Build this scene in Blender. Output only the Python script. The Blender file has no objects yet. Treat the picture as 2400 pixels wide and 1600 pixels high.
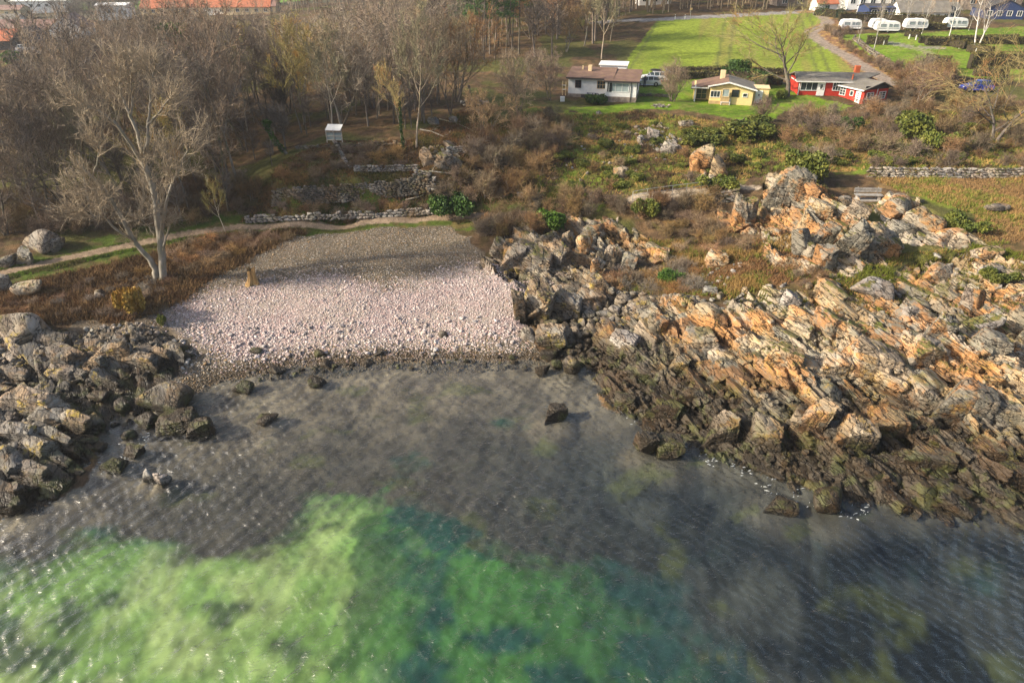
import bpy, bmesh, math, random
import numpy as np
from mathutils import Vector, Matrix, Euler
R = math.radians
# ------------------------------------------------------------------ camera, sky, sun, exposure
SC = bpy.context.scene
CAM_H, PITCH, FPX = 29.0, 30.0, 1600.0          # drone height, tilt below level, focal length in photo pixels
cam = bpy.data.cameras.new('camera'); cam.sensor_width = 36; cam.lens = 24; cam.clip_start = .5; cam.clip_end = 9000
camo = bpy.data.objects.new('camera', cam); SC.collection.objects.link(camo)
camo.location = (0, 0, CAM_H); camo.rotation_euler = (R(90-PITCH), 0, 0); SC.camera = camo
SUN_EL, SUN_AZ = 28.0, -11.0                    # from the left, a touch behind the camera
W = bpy.data.worlds.new('World'); SC.world = W; W.use_nodes = True
wn = W.node_tree.nodes; bgn = wn['Background']
sky = wn.new('ShaderNodeTexSky'); sky.sky_type = 'NISHITA'; sky.sun_disc = False
sky.sun_elevation = R(SUN_EL); sky.sun_rotation = R(-90+SUN_AZ); sky.dust_density = 4.0; sky.air_density = 1.0; sky.ozone_density = 1.0
W.node_tree.links.new(sky.outputs[0], bgn.inputs[0]); bgn.inputs[1].default_value = .125
sl = bpy.data.lights.new('sun', 'SUN'); sl.energy = 4.5; sl.angle = R(2.0); sl.color = (1, .89, .72)
so = bpy.data.objects.new('sun', sl); SC.collection.objects.link(so)
sdir = Vector((-math.cos(R(SUN_EL))*math.cos(R(SUN_AZ)), math.cos(R(SUN_EL))*math.sin(R(SUN_AZ)), math.sin(R(SUN_EL))))
so.rotation_euler = sdir.to_track_quat('Z', 'Y').to_euler(); so.location = (-60, 30, 80)
SC.view_settings.view_transform = 'Standard'; SC.view_settings.look = 'None'; SC.view_settings.gamma = 1
SC.view_settings.exposure = .8
SC.render.engine = 'CYCLES'; cy = SC.cycles
cy.max_bounces = 5; cy.diffuse_bounces = 2; cy.glossy_bounces = 2; cy.transmission_bounces = 3; cy.volume_bounces = 0
cy.transparent_max_bounces = 8; cy.use_denoising = True; cy.caustics_reflective = False; cy.caustics_refractive = False
try: cy.denoiser = 'OPENIMAGEDENOISE'; cy.denoising_prefilter = 'NONE'
except Exception: pass
# ------------------------------------------------------------------ helpers
COL = SC.collection
rng = np.random.default_rng(7); rnd = random.Random(7)
CAMP = np.array([0, 0, CAM_H]); cp_, sp_ = math.cos(R(PITCH)), math.sin(R(PITCH))
FWD = np.array([0, cp_, -sp_]); UPV = np.array([0, sp_, cp_])
def rayd(u, v):
    return np.array([(u-1200)/FPX, 0, 0]) + FWD + (800-v)/FPX*UPV
def on_plane(u, v, z):
    d = rayd(u, v); t = (z-CAM_H)/d[2]; return CAMP + d*t
def to_px(P):                                    # photo pixel that sees the point (to check sizes and sight lines)
    q = np.asarray(P, float) - CAMP; dep = q @ FWD
    return 1200 + FPX*q[..., 0]/dep, 800 - FPX*(q @ UPV)/dep
def mpp(P):                                      # metres per photo pixel at a point
    return float(((np.asarray(P, float)-CAMP) @ FWD)/FPX)
def hsh(*a):
    h = np.zeros(np.shape(a[0]), np.uint64)
    for i, k in enumerate(a):
        h = (h ^ (np.asarray(k).astype(np.int64).astype(np.uint64) * np.uint64([0x9E3779B1, 0x85EBCA77, 0xC2B2AE3D, 0x27D4EB2F][i]))) & np.uint64(0xFFFFFFFFFFFF)
        h = (h ^ (h >> np.uint64(15))) * np.uint64(0x2C1B3C6D) & np.uint64(0xFFFFFFFFFFFF)
    h = (h ^ (h >> np.uint64(13))) * np.uint64(0x297A2D39) & np.uint64(0xFFFFFFFFFFFF)
    return ((h ^ (h >> np.uint64(17))) & np.uint64(0xFFFFFF)).astype(np.float64)/0xFFFFFF
def noise2(x, y, s=0):
    xi, yi = np.floor(x), np.floor(y); fx, fy = x-xi, y-yi
    fx = fx*fx*(3-2*fx); fy = fy*fy*(3-2*fy); S = np.full(np.shape(xi), s)
    a, b, c, d = hsh(xi, yi, S), hsh(xi+1, yi, S), hsh(xi, yi+1, S), hsh(xi+1, yi+1, S)
    return (a+(b-a)*fx)*(1-fy) + (c+(d-c)*fx)*fy
def fbm2(x, y, s=0, o=4):
    r = 0; a = .5; t = 0
    for i in range(o):
        r = r + a*noise2(x, y, s+i*17); t += a; a *= .5; x = x*2.03+5.1; y = y*2.03-3.7
    return r/t
def noise3(x, y, z, s=0):
    xi, yi, zi = np.floor(x), np.floor(y), np.floor(z); fx, fy, fz = x-xi, y-yi, z-zi
    fx = fx*fx*(3-2*fx); fy = fy*fy*(3-2*fy); fz = fz*fz*(3-2*fz); S = np.full(np.shape(xi), s)
    def L(k):
        a, b, c, d = hsh(xi, yi, zi+k, S), hsh(xi+1, yi, zi+k, S), hsh(xi, yi+1, zi+k, S), hsh(xi+1, yi+1, zi+k, S)
        return (a+(b-a)*fx)*(1-fy) + (c+(d-c)*fx)*fy
    A = L(0); return A+(L(1)-A)*fz
def fbm3(P, f, s=0, o=3):
    r = 0; a = .5; t = 0
    for i in range(o):
        r = r + a*noise3(P[:, 0]*f, P[:, 1]*f, P[:, 2]*f, s+i*13); t += a; a *= .5; f *= 2.07
    return r/t
def sstep(a, b, x):
    t = np.clip((x-a)/(b-a), 0, 1); return t*t*(3-2*t)
def in_poly(x, y, poly):
    r = np.zeros(np.shape(x), bool); n = len(poly); j = n-1
    for i in range(n):
        xi, yi = poly[i]; xj, yj = poly[j]
        if yi != yj:
            r ^= ((yi > y) != (yj > y)) & (x < (xj-xi)*(y-yi)/(yj-yi)+xi)
        j = i
    return r
def seg_dist(x, y, line):
    d = np.full(np.shape(x), 1e9)
    for (ax, ay), (bx, by) in zip(line[:-1], line[1:]):
        dx, dy = bx-ax, by-ay; L = dx*dx+dy*dy
        t = np.clip(((x-ax)*dx+(y-ay)*dy)/L, 0, 1)
        d = np.minimum(d, np.hypot(x-ax-t*dx, y-ay-t*dy))
    return d
def np_mesh(name, V, F, cols=None, smooth=False, sharp=None):
    V = np.ascontiguousarray(V, np.float32); F = np.ascontiguousarray(F, np.int32); k = F.shape[1]
    me = bpy.data.meshes.new(name)
    me.vertices.add(len(V)); me.vertices.foreach_set('co', V.ravel())
    me.loops.add(F.size); me.loops.foreach_set('vertex_index', F.ravel())
    me.polygons.add(len(F)); me.polygons.foreach_set('loop_start', np.arange(0, F.size, k, dtype=np.int32))
    if smooth: me.polygons.foreach_set('use_smooth', np.ones(len(F), bool))
    me.update(calc_edges=True)
    if sharp: me.set_sharp_from_angle(angle=R(sharp))
    if cols is not None:
        at = me.color_attributes.new('Col', 'FLOAT_COLOR', 'POINT')
        c = np.ones((len(V), 4), np.float32); c[:, :3] = cols; at.data.foreach_set('color', c.ravel())
    return me
def link(name, me, mat=None, parent=None):
    o = bpy.data.objects.new(name, me); COL.objects.link(o)
    if mat is not None and me is not None and len(me.materials) == 0: me.materials.append(mat)
    if parent is not None: o.parent = parent
    return o
def tag(o, label=None, cat=None, group=None, kind=None):
    if label: o['label'] = label
    if cat: o['category'] = cat
    if group: o['group'] = group
    if kind: o['kind'] = kind
    return o
def empty(name, loc, rz=0, label=None, cat=None, group=None):
    o = bpy.data.objects.new(name, None); COL.objects.link(o); o.location = loc; o.rotation_euler = (0, 0, rz); o.empty_display_size = .2
    return tag(o, label, cat, group)
class MB:                                        # collects simple solids into one mesh
    def __init__(s): s.v = []; s.f = []
    def poly(s, pts, faces):
        b = len(s.v); s.v += [tuple(p) for p in pts]; s.f += [tuple(i+b for i in f) for f in faces]; return s
    def box(s, c, d, rz=0, rx=0, ry=0):
        M = Euler((rx, ry, rz)).to_matrix() if (rz or rx or ry) else None; P = []
        for sx in (-.5, .5):
            for sy in (-.5, .5):
                for sz in (-.5, .5):
                    q = Vector((sx*d[0], sy*d[1], sz*d[2]))
                    if M: q = M @ q
                    P.append((c[0]+q.x, c[1]+q.y, c[2]+q.z))
        return s.poly(P, [(0, 1, 3, 2), (4, 6, 7, 5), (0, 4, 5, 1), (2, 3, 7, 6), (0, 2, 6, 4), (1, 5, 7, 3)])
    def prism(s, pts, h, axis='y', off=0):       # closed outline pts (a,b) pushed along an axis by h
        n = len(pts)
        mk = {'y': lambda a, b, t: (a, t, b), 'x': lambda a, b, t: (t, a, b), 'z': lambda a, b, t: (a, b, t)}[axis]
        P = [mk(a, b, off) for a, b in pts] + [mk(a, b, off+h) for a, b in pts]
        return s.poly(P, [tuple(range(n))[::-1], tuple(range(n, 2*n))] + [(i, (i+1) % n, n+(i+1) % n, n+i) for i in range(n)])
    def tube(s, p, q, r0, r1=None, n=6, cap=True):
        r1 = r0 if r1 is None else r1; p, q = Vector(p), Vector(q); z = (q-p).normalized()
        a = z.orthogonal().normalized(); b = z.cross(a); P = []
        for c, r in ((p, r0), (q, r1)):
            P += [tuple(c + (a*math.cos(2*math.pi*i/n) + b*math.sin(2*math.pi*i/n))*r) for i in range(n)]
        F = [(i, (i+1) % n, n+(i+1) % n, n+i) for i in range(n)]
        if cap: F += [tuple(range(n))[::-1], tuple(range(n, 2*n))]
        return s.poly(P, F)
    def build(s, name, mat=None, parent=None, bev=0, smooth=False, loc=None):
        me = bpy.data.meshes.new(name); me.from_pydata(s.v, [], s.f); me.update()
        bm = bmesh.new(); bm.from_mesh(me); bmesh.ops.recalc_face_normals(bm, faces=bm.faces)
        if bev: bmesh.ops.bevel(bm, geom=list(bm.edges), offset=bev, segments=1, affect='EDGES', profile=.5)
        bm.to_mesh(me); bm.free()
        if smooth: me.shade_smooth()
        o = link(name, me, mat, parent)
        if loc is not None: o.location = loc
        return o
def box(name, c, d, mat, parent=None, bev=0, rz=0): return MB().box(c, d, rz).build(name, mat, parent, bev)
def copy_tree(o, parent=None):
    c = o.copy(); COL.objects.link(c)
    if parent is not None: c.parent = parent
    for ch in list(o.children): copy_tree(ch, c)
    return c
# ------------------------------------------------------------------ material helpers
class NT:
    def __init__(s, name):
        s.m = bpy.data.materials.new(name); s.m.use_nodes = True; s.t = s.m.node_tree; s.n = s.t.nodes; s.l = s.t.links
        s.bsdf = s.n['Principled BSDF']; s.out = s.n['Material Output']
        s.bsdf.inputs['Roughness'].default_value = .85; s.bsdf.inputs['Specular IOR Level'].default_value = .3
    def put(s, sock, val):
        if hasattr(val, 'is_linked') or hasattr(val, 'links'): s.l.new(val, sock)
        elif isinstance(val, (tuple, list)) and len(val) == 3 and sock.type == 'RGBA': sock.default_value = (*val, 1)
        else: sock.default_value = val
    def pos(s): return s.n.new('ShaderNodeNewGeometry').outputs['Position']
    def obj(s): return s.n.new('ShaderNodeTexCoord').outputs['Object']
    def rand(s): return s.n.new('ShaderNodeObjectInfo').outputs['Random']
    def mapping(s, v, scale=(1, 1, 1), rot=(0, 0, 0)):
        m = s.n.new('ShaderNodeMapping'); s.l.new(v, m.inputs[0]); m.inputs['Scale'].default_value = scale; m.inputs['Rotation'].default_value = rot; return m.outputs[0]
    def noise(s, v, scale, detail=4, rough=.55, dist=0):
        m = s.n.new('ShaderNodeTexNoise'); s.put(m.inputs['Vector'], v); m.inputs['Scale'].default_value = scale; m.inputs['Detail'].default_value = detail
        m.inputs['Roughness'].default_value = rough; m.inputs['Distortion'].default_value = dist; return m.outputs[0]
    def vor(s, v, scale, feat='F1', out=0, rand=1):
        m = s.n.new('ShaderNodeTexVoronoi'); m.feature = feat; s.put(m.inputs['Vector'], v); m.inputs['Scale'].default_value = scale
        m.inputs['Randomness'].default_value = rand; return m.outputs[out]
    def ramp(s, v, a, b, lo=0, hi=1):
        m = s.n.new('ShaderNodeMapRange'); m.clamp = True; m.interpolation_type = 'SMOOTHSTEP'; s.put(m.inputs[0], v)
        for i, k in enumerate((a, b, lo, hi)): m.inputs[i+1].default_value = k
        return m.outputs[0]
    def mix(s, f, a, b, mode='MIX'):
        m = s.n.new('ShaderNodeMix'); m.data_type = 'RGBA'; m.blend_type = mode; m.clamp_factor = True
        s.put(m.inputs[0], f); s.put(m.inputs[6], a); s.put(m.inputs[7], b); return m.outputs[2]
    def math(s, op, a, b=0, c=0):
        m = s.n.new('ShaderNodeMath'); m.operation = op
        for i, k in enumerate((a, b, c)): s.put(m.inputs[i], k)
        return m.outputs[0]
    def attr(s, name, out='Color'):
        m = s.n.new('ShaderNodeAttribute'); m.attribute_name = name; return m.outputs[out]
    def sep(s, v):
        m = s.n.new('ShaderNodeSeparateXYZ'); s.l.new(v, m.inputs[0]); return m.outputs
    def hsv(s, c, h=.5, sat=1, val=1):
        m = s.n.new('ShaderNodeHueSaturation'); s.put(m.inputs['Hue'], h); s.put(m.inputs['Saturation'], sat); s.put(m.inputs['Value'], val); s.put(m.inputs['Color'], c); return m.outputs[0]
    def bump(s, h, strength=.5, dist=.1, nrm=None):
        m = s.n.new('ShaderNodeBump'); s.put(m.inputs['Height'], h); m.inputs['Strength'].default_value = strength; m.inputs['Distance'].default_value = dist
        if nrm is not None: s.l.new(nrm, m.inputs['Normal'])
        return m.outputs[0]
    def col(s, c): s.put(s.bsdf.inputs['Base Color'], c); return s
    def rough(s, r): s.put(s.bsdf.inputs['Roughness'], r); return s
    def nrm(s, n): s.l.new(n, s.bsdf.inputs['Normal']); return s
def plain(name, c, rough=.8, var=.12, scale=3, spec=.3, metal=0):
    t = NT(name); p = t.obj(); n = t.noise(p, scale, 4); a = tuple(k*(1-var*1.5) for k in c); b = tuple(min(1, k*(1+var)) for k in c)
    t.col(t.mix(t.ramp(n, .3, .7), a, b)); t.rough(rough); t.bsdf.inputs['Specular IOR Level'].default_value = spec; t.bsdf.inputs['Metallic'].default_value = metal
    return t.m
def vcol_mat(name, rough=.9, amp=.25, scale=8, trans=0):
    t = NT(name); c = t.attr('Col'); n = t.noise(t.pos(), scale, 3); t.col(t.hsv(c, val=t.ramp(n, .3, .7, 1-amp, 1+amp))); t.rough(rough)
    t.bsdf.inputs['Specular IOR Level'].default_value = .125
    return t.m
# ------------------------------------------------------------------ terrain: heights known at places of the photograph, joined by a thin-plate spline
CP = [  # waterline
 (-300,1290,0),(0,1215,0),(150,1165,0),(225,1060,0),(260,990,0),(330,975,0),(430,935,0),(560,885,0),(700,858,0),(900,845,0),(1100,842,0),(1250,842,0),(1350,885,0),(1420,950,0),
 (1500,985,0),(1640,1035,0),(1720,1085,0),(1850,1120,0),(1950,1165,0),(2100,1175,0),(2250,1195,0),(2400,1215,0),(2700,1240,0),
 # sea bed
 (700,920,-.35),(500,990,-.35),(300,1100,-.5),(1000,900,-.35),(1250,930,-.6),(1200,1050,-1.1),(800,1100,-1.0),(500,1200,-1.1),(150,1300,-1.2),(1500,1120,-1.6),(1800,1230,-1.6),(2300,1330,-2),
 (1200,1250,-1.9),(600,1400,-2),(0,1600,-2.6),(1200,1600,-3.2),(1900,1450,-3),(2400,1600,-4),(-400,1600,-2.6),(2900,1600,-4),(600,2100,-4.5),(1800,2100,-5),(1200,3200,-6),(-1500,3200,-6),(4000,3200,-6),
 # beach
 (560,840,.35),(800,815,.4),(1150,815,.4),(480,770,.8),(800,760,1.0),(1150,760,1.0),(450,710,1.4),(800,700,1.7),(1150,690,1.7),(560,650,1.9),(800,640,2.1),(1100,630,2.1),(700,570,2.5),(1050,560,2.6),(880,545,2.7),
 # path and bank on the left
 (0,640,2.9),(150,606,2.9),(300,576,2.9),(430,549,2.95),(570,531,3),(700,525,3),(870,518,3.05),(1050,511,3.2),(1235,502,3.6),(380,650,2.2),(200,680,2.3),(0,700,2.5),(0,745,2.2),(200,745,1.9),(330,740,1.7),(-300,720,3),(-300,900,2.2),(-300,1100,1.2),
 # left rocks
 (0,800,2.1),(150,800,1.7),(300,815,1.5),(420,820,.9),(60,900,1.3),(200,900,1.0),(60,1000,1.2),(180,1000,.8),(40,1110,.8),(130,1120,.4),(330,920,.5),(430,880,.4),
 # terraces behind the path
 (600,512,3.3),(850,503,3.5),(1020,497,3.6),(640,485,4.0),(830,478,4.1),(1000,470,4.3),(650,448,5.6),(830,436,6.0),(1000,428,6.1),(850,412,6.4),(960,405,6.6),(840,396,6.9),(980,392,7.0),(800,345,8.4),(950,335,8.6),(1000,380,7.4),(1060,370,7.6),(1110,250,9.6),(1020,280,9.2),
 # wood floor (mostly hidden)
 (0,560,3.6),(200,540,3.7),(430,515,3.7),(560,470,4.4),(300,440,4.8),(0,440,4.6),(560,380,6),(300,340,6),(0,330,5.2),(600,280,7.5),(900,260,9),(300,220,6),(0,220,4.5),(600,160,8),(900,150,9.8),(1200,160,10.5),(1200,250,9.8),
 (0,120,4.2),(300,120,5.5),(600,80,8),(900,60,9.5),(1200,60,11.5),(0,40,4),(300,30,5.2),(600,20,7.5),(900,10,9.5),(-500,500,5),(-500,250,4.5),(-500,60,4.5),(1300,20,12.5),
 # gully and heath
 (1250,560,3.0),(1350,610,2.4),(1250,480,4.0),(1350,470,4.4),(1200,420,5.6),(1300,400,6.0),(1150,350,7.6),(1300,320,7.6),(1250,290,8.4),(1500,470,5.3),(1620,455,5.7),(1735,440,6.0),(1500,520,3.6),(1600,540,3.4),(1680,560,3.5),(1500,620,2.6),(1620,640,2.9),
 (1450,400,6.3),(1600,370,6.9),(1500,330,7.5),(1750,350,7.4),(1400,270,8.7),(1550,280,8.5),(1700,290,8.5),(1850,310,8.3),(1850,380,7.2),
 # gardens and houses
 (1340,240,9.0),(1500,235,9.1),(1640,245,8.9),(1780,245,8.9),(1870,225,9.2),(2000,245,8.9),(2090,245,9.0),(1520,190,9.6),(1650,190,9.5),(1800,195,9.6),(2100,200,9.8),(2250,212,9.8),(2400,215,9.8),
 (2000,300,8.2),(2200,300,8.2),(2400,300,8.2),(2000,360,7.3),(2200,370,7.3),(2400,360,7.4),(2050,415,6.8),(2250,415,6.9),(2400,415,6.9),(2800,400,7.2),(2800,230,9.8),
 # field, track, campsite
 (1450,160,10.0),(1700,170,10.0),(1980,175,10.2),(1500,100,11.8),(1750,100,12.0),(1540,48,14.3),(1700,42,14.5),(1900,32,14.8),(1950,100,12.2),(2050,175,10.3),(2200,150,11.0),(2400,150,11.2),(2200,110,12.2),(2400,100,12.5),(2100,75,13.6),(2350,75,13.5),
 (2050,40,14.6),(2400,15,15),(1700,10,15.5),(1500,10,14.5),(2900,120,12),(2900,20,15),
 # headland rocks
 (1360,700,1.6),(1480,720,1.7),(1420,780,1.0),(1380,840,.3),(1560,720,2.9),(1700,760,3.3),(1600,820,2.2),(1560,890,1.1),(1480,920,.5),(1700,680,3.4),(1850,640,4.6),(1900,710,4.0),(2100,660,4.6),(2100,590,5.0),(2300,590,5.4),(2380,700,4.6),(2000,800,3.4),(2300,820,3.5),
 (1800,880,2.6),(2000,940,2.0),(2300,980,2.1),(1700,960,1.1),(1850,1030,1.0),(2050,1080,.9),(2300,1110,.9),(2700,700,5),(2700,1000,2),
 (1800,540,4.6),(1760,500,5.2),(1850,500,6.0),(1960,520,6.2),(2030,468,6.5),(2120,480,6.6),(2300,480,6.6),(2300,530,6.0),(2200,570,5.4),(1700,600,3.8),
]
CW = np.array([on_plane(*c) for c in CP]); CW = np.vstack([CW, [[-900, 900, 6], [0, 900, 13], [900, 900, 18], [-900, 300, 4], [900, 300, 14], [-300, 500, 5], [300, 500, 16], [0, 480, 12], [-900, -400, -7], [900, -400, -7], [0, -900, -8]]])
LS = 60.0
def tpsk(r2): return np.where(r2 > 1e-12, .5*r2*np.log(np.maximum(r2, 1e-12)), 0)
_A = CW[:, :2]/LS; _n = len(_A)
_K = tpsk(((_A[:, None]-_A[None])**2).sum(-1)) + np.eye(_n)*2e-5
_Pm = np.hstack([np.ones((_n, 1)), _A]); _M = np.block([[_K, _Pm], [_Pm.T, np.zeros((3, 3))]])
_sol = np.linalg.solve(_M, np.concatenate([CW[:, 2], np.zeros(3)]))
def tps(x, y):
    x = np.asarray(x, float).ravel()/LS; y = np.asarray(y, float).ravel()/LS; r = np.empty(len(x))
    for i in range(0, len(x), 40000):
        a, b = x[i:i+40000], y[i:i+40000]
        r[i:i+40000] = tpsk((a[:, None]-_A[:, 0])**2+(b[:, None]-_A[:, 1])**2) @ _sol[:_n] + _sol[_n]+_sol[_n+1]*a+_sol[_n+2]*b
    return r
GX0, GX1, GY0, GY1, GS = -170., 190., 12., 420., .75
gxs = np.arange(GX0, GX1+GS, GS); gys = np.arange(GY0, GY1+GS, GS)
_gx, _gy = np.meshgrid(gxs, gys); HB = tps(_gx, _gy).reshape(_gx.shape)
def bil(T, x, y):
    fx = np.clip((np.asarray(x, float)-GX0)/GS, 0, T.shape[1]-1.001); fy = np.clip((np.asarray(y, float)-GY0)/GS, 0, T.shape[0]-1.001)
    i = fx.astype(int); j = fy.astype(int); a = fx-i; b = fy-j
    return (T[j, i]*(1-a)+T[j, i+1]*a)*(1-b)+(T[j+1, i]*(1-a)+T[j+1, i+1]*a)*b
def cast(T, u, v):
    d = rayd(u, v); t = np.arange(15, 480, .4); P = CAMP+t[:, None]*d
    dz = P[:, 2]-bil(T, P[:, 0], P[:, 1]); k = np.argmax(dz < 0)
    if not (dz < 0).any(): return P[-1]
    w = dz[k-1]/(dz[k-1]-dz[k]); return P[k-1]*(1-w)+P[k]*w
def wpoly(pts): return [tuple(cast(HB, u, v)[:2]) for u, v in pts]
Z = dict(
 beach=[(395,725),(470,668),(560,625),(640,575),(700,545),(900,532),(1060,530),(1120,560),(1130,600),(1200,640),(1330,640),(1390,655),(1250,690),(1240,770),(1300,850),(1150,870),(700,890),(560,905),(440,950),(395,900),(440,830),(400,770),(330,800),(200,800),(190,765),(330,755)],
 pink=[(395,730),(470,690),(620,665),(760,645),(880,680),(1000,655),(1090,628),(1180,618),(1290,640),(1250,700),(1235,800),(1100,815),(800,822),(560,845),(460,800),(410,770)],
 lawn=[(1330,252),(1380,274),(1490,256),(1600,258),(1700,275),(1790,290),(1840,262),(1880,252),(1980,262),(2000,248),(1850,215),(1835,196),(1650,182),(1505,168),(1485,185),(1490,240)],
 field=[(1450,166),(1480,125),(1540,47),(1700,40),(1905,30),(1928,52),(1885,72),(1960,125),(2010,176),(1850,172),(1700,168),(1560,172)],
 camp=[(1965,84),(2000,120),(2090,160),(2230,170),(2300,185),(2440,190),(2440,62),(2300,68),(2150,78)],
 meadow=[(2060,415),(2440,412),(2440,540),(2340,560),(2280,500),(2120,455),(2060,440)],
 heath=[(1240,250),(1330,258),(1500,262),(1700,280),(1850,300),(2000,270),(2440,240),(2440,400),(2000,415),(1840,400),(1730,430),(1480,470),(1300,500),(1200,480),(1230,380)],
 rock=[(1340,840),(1400,775),(1500,700),(1600,690),(1700,725),(1800,690),(1900,690),(2050,670),(2120,620),(2250,590),(2460,640),(2460,1260),(2250,1230),(2050,1200),(1900,1170),(1680,1080),(1480,1000),(1370,900)],
 crag=[(1770,520),(1790,410),(1900,420),(2000,480),(2080,600),(2000,650),(1880,640),(1800,620)],
 crag2=[(2030,480),(2120,465),(2290,560),(2240,590),(2100,560)],
 islet=[(1140,600),(1190,545),(1330,510),(1450,510),(1570,600),(1540,660),(1450,690),(1330,760),(1210,755),(1200,660),(1130,630)],
 stones=[(1260,760),(1330,700),(1450,670),(1560,690),(1520,720),(1420,790),(1360,870),(1290,830)],
 leftrock=[(-60,770),(60,740),(150,775),(400,780),(470,830),(400,890),(440,930),(500,1000),(380,1010),(230,1010),(210,1080),(140,1180),(-60,1260)],
 greenbed=[(-200,1420),(0,1385),(160,1300),(360,1262),(600,1290),(760,1225),(810,1160),(870,1120),(950,1130),(980,1190),(1090,1215),(1240,1280),(1400,1330),(1560,1430),(1660,1530),(1780,1640),(1700,1900),(-300,1900)],
 brightbed=[(-200,1430),(160,1310),(480,1260),(800,1190),(900,1160),(960,1240),(1000,1340),(880,1450),(780,1600),(700,1900),(-300,1900)],
)
Z = {k: wpoly(v) for k, v in Z.items()}
PATHS = dict(path=([(-80,660),(0,640),(150,606),(300,576),(430,549),(560,532),(700,525),(870,518),(1000,512),(1100,507),(1240,502)], .55),
             uppath=([(1480,468),(1560,458),(1640,448),(1720,436),(1770,440)], .6),
             road=([(1400,52),(1540,46),(1700,38),(1850,30),(1920,26),(2000,10)], 2.2),
             track=([(1915,30),(1940,50),(1935,62),(1897,76),(1925,98),(1985,132),(2030,160),(2075,186),(2085,196)], 1.35),
             camptrack=([(2090,102),(2140,112),(2200,112)], 1.3), camptrack2=([(2145,112),(2170,122),(2190,132)], .9))
PW = {k: (wpoly(a), w) for k, (a, w) in PATHS.items()}
def warp(x, y, a=.8, f=.5, s=3): return x+(fbm2(x*f, y*f, s, 3)-.5)*2*a, y+(fbm2(x*f, y*f, s+50, 3)-.5)*2*a
def zone(n, x, y, a=.8, f=.5): wx, wy = warp(x, y, a, f); return in_poly(wx, wy, Z[n])
def soft(n, x, y, rad, k=8, seed=0):
    r = np.random.default_rng(seed); a = np.zeros(np.shape(x))
    for i in range(k):
        t = i*2.4; q = rad*math.sqrt((i+.5)/k); a += in_poly(x+q*math.cos(t), y+q*math.sin(t), Z[n])
    return a/k
STR = np.array([.5, -.87]); STN = np.array([.87, .5])       # strike of the granite slabs and the direction across it
def blocks(s, t, ws, wt, seed, tilt):                       # joint-bounded blocks: each has its own height and lean
    i = np.floor(s/ws); off = hsh(i, np.full(np.shape(i), seed))*7; j = np.floor(t/wt+off); fs = s/ws-i; ft = t/wt+off-j
    S = np.full(np.shape(i), seed+1); h = hsh(i, j, S)-.5; a = hsh(i, j, S+1)-.5; e = np.minimum(np.minimum(fs, 1-fs)*ws, np.minimum(ft, 1-ft)*wt)
    return h*.9+(.5-fs)*tilt+(ft-.5)*a*.9 - .6*(1-sstep(0, .2, e))
def strata(x, y, flat=1.):
    wx, wy = warp(x, y, 1.3, .16, 5); wx, wy = warp(wx, wy, .28, .9, 8); s = wx*STN[0]+wy*STN[1]; t = wx*STR[0]+wy*STR[1]
    return blocks(s, t, 3.1, 6.5, 3, 1.25)*.75 + blocks(s+.7, t, 1.25, 3.1, 7, 1.1)*.48 + blocks(s, t+.3, .55, 1.3, 9, .8)*.22
def rockmask(x, y):
    m = np.zeros(np.shape(x))
    for k in ('rock', 'crag', 'crag2', 'islet', 'leftrock'): m = np.maximum(m, zone(k, x, y, .7, .6)*1.0)
    return m
def pathmask(x, y, extra=.5):
    m = np.zeros(np.shape(x), bool)
    for k, (l, w) in PW.items(): m |= seg_dist(x, y, l) < w+extra
    return m
def detail(x, y, z0, rm, pm):
    d = (fbm2(x*.35, y*.35, 2, 4)-.5)*.5 + (fbm2(x*1.3, y*1.3, 12, 3)-.5)*.22
    smooth = np.clip(zone('beach', x, y)*.75+zone('lawn', x, y)*.8+zone('field', x, y)*.85+zone('camp', x, y)*.6+pm*.9, 0, .95)
    d = d*(1-smooth)*np.where(z0 < -.1, .6, 1)
    amp = np.clip(.35+z0*.45, .15, 1.1)
    return d*(1-rm) + rm*(strata(x, y)*amp*np.where(zone('leftrock', x, y, .7, .6), .55, 1.) + (fbm2(x*.25, y*.25, 77, 3)-.45)*1.2*np.clip(z0*.6, 0, 1))
_rm = rockmask(_gx, _gy); _pm = pathmask(_gx, _gy); HF = HB + detail(_gx, _gy, HB, _rm, _pm)
REEF = [(350,1120,32),(378,1132,34),(300,1024,36),(268,1097,54),(228,1054,34),(310,1065,44),(742,902,40),(622,989,50),(1300,977,60),(1515,1057,54),(1570,1062,76),(1945,1190,84),(1835,1192,74)]
def reefs(x, y, z):                                  # the sea bed humps up under the rocks that break the surface
    for u, v, w in REEF:
        P = on_plane(u, v, 0); r = w*mpp(P)*.75; d = np.hypot(x-P[0], y-P[1]-r*.2)/r; z = np.where((z < 0) & (d < 4), np.maximum(z, -.22-.5*np.maximum(d-.5, 0)**1.5), z)
    return z
HF = reefs(_gx, _gy, HF)
def hz(x, y): return float(bil(HF, x, y))
def hzv(x, y): return bil(HF, x, y)
def G(u, v, sink=0):
    p = cast(HF, u, v); p[2] -= sink; return p
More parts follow.
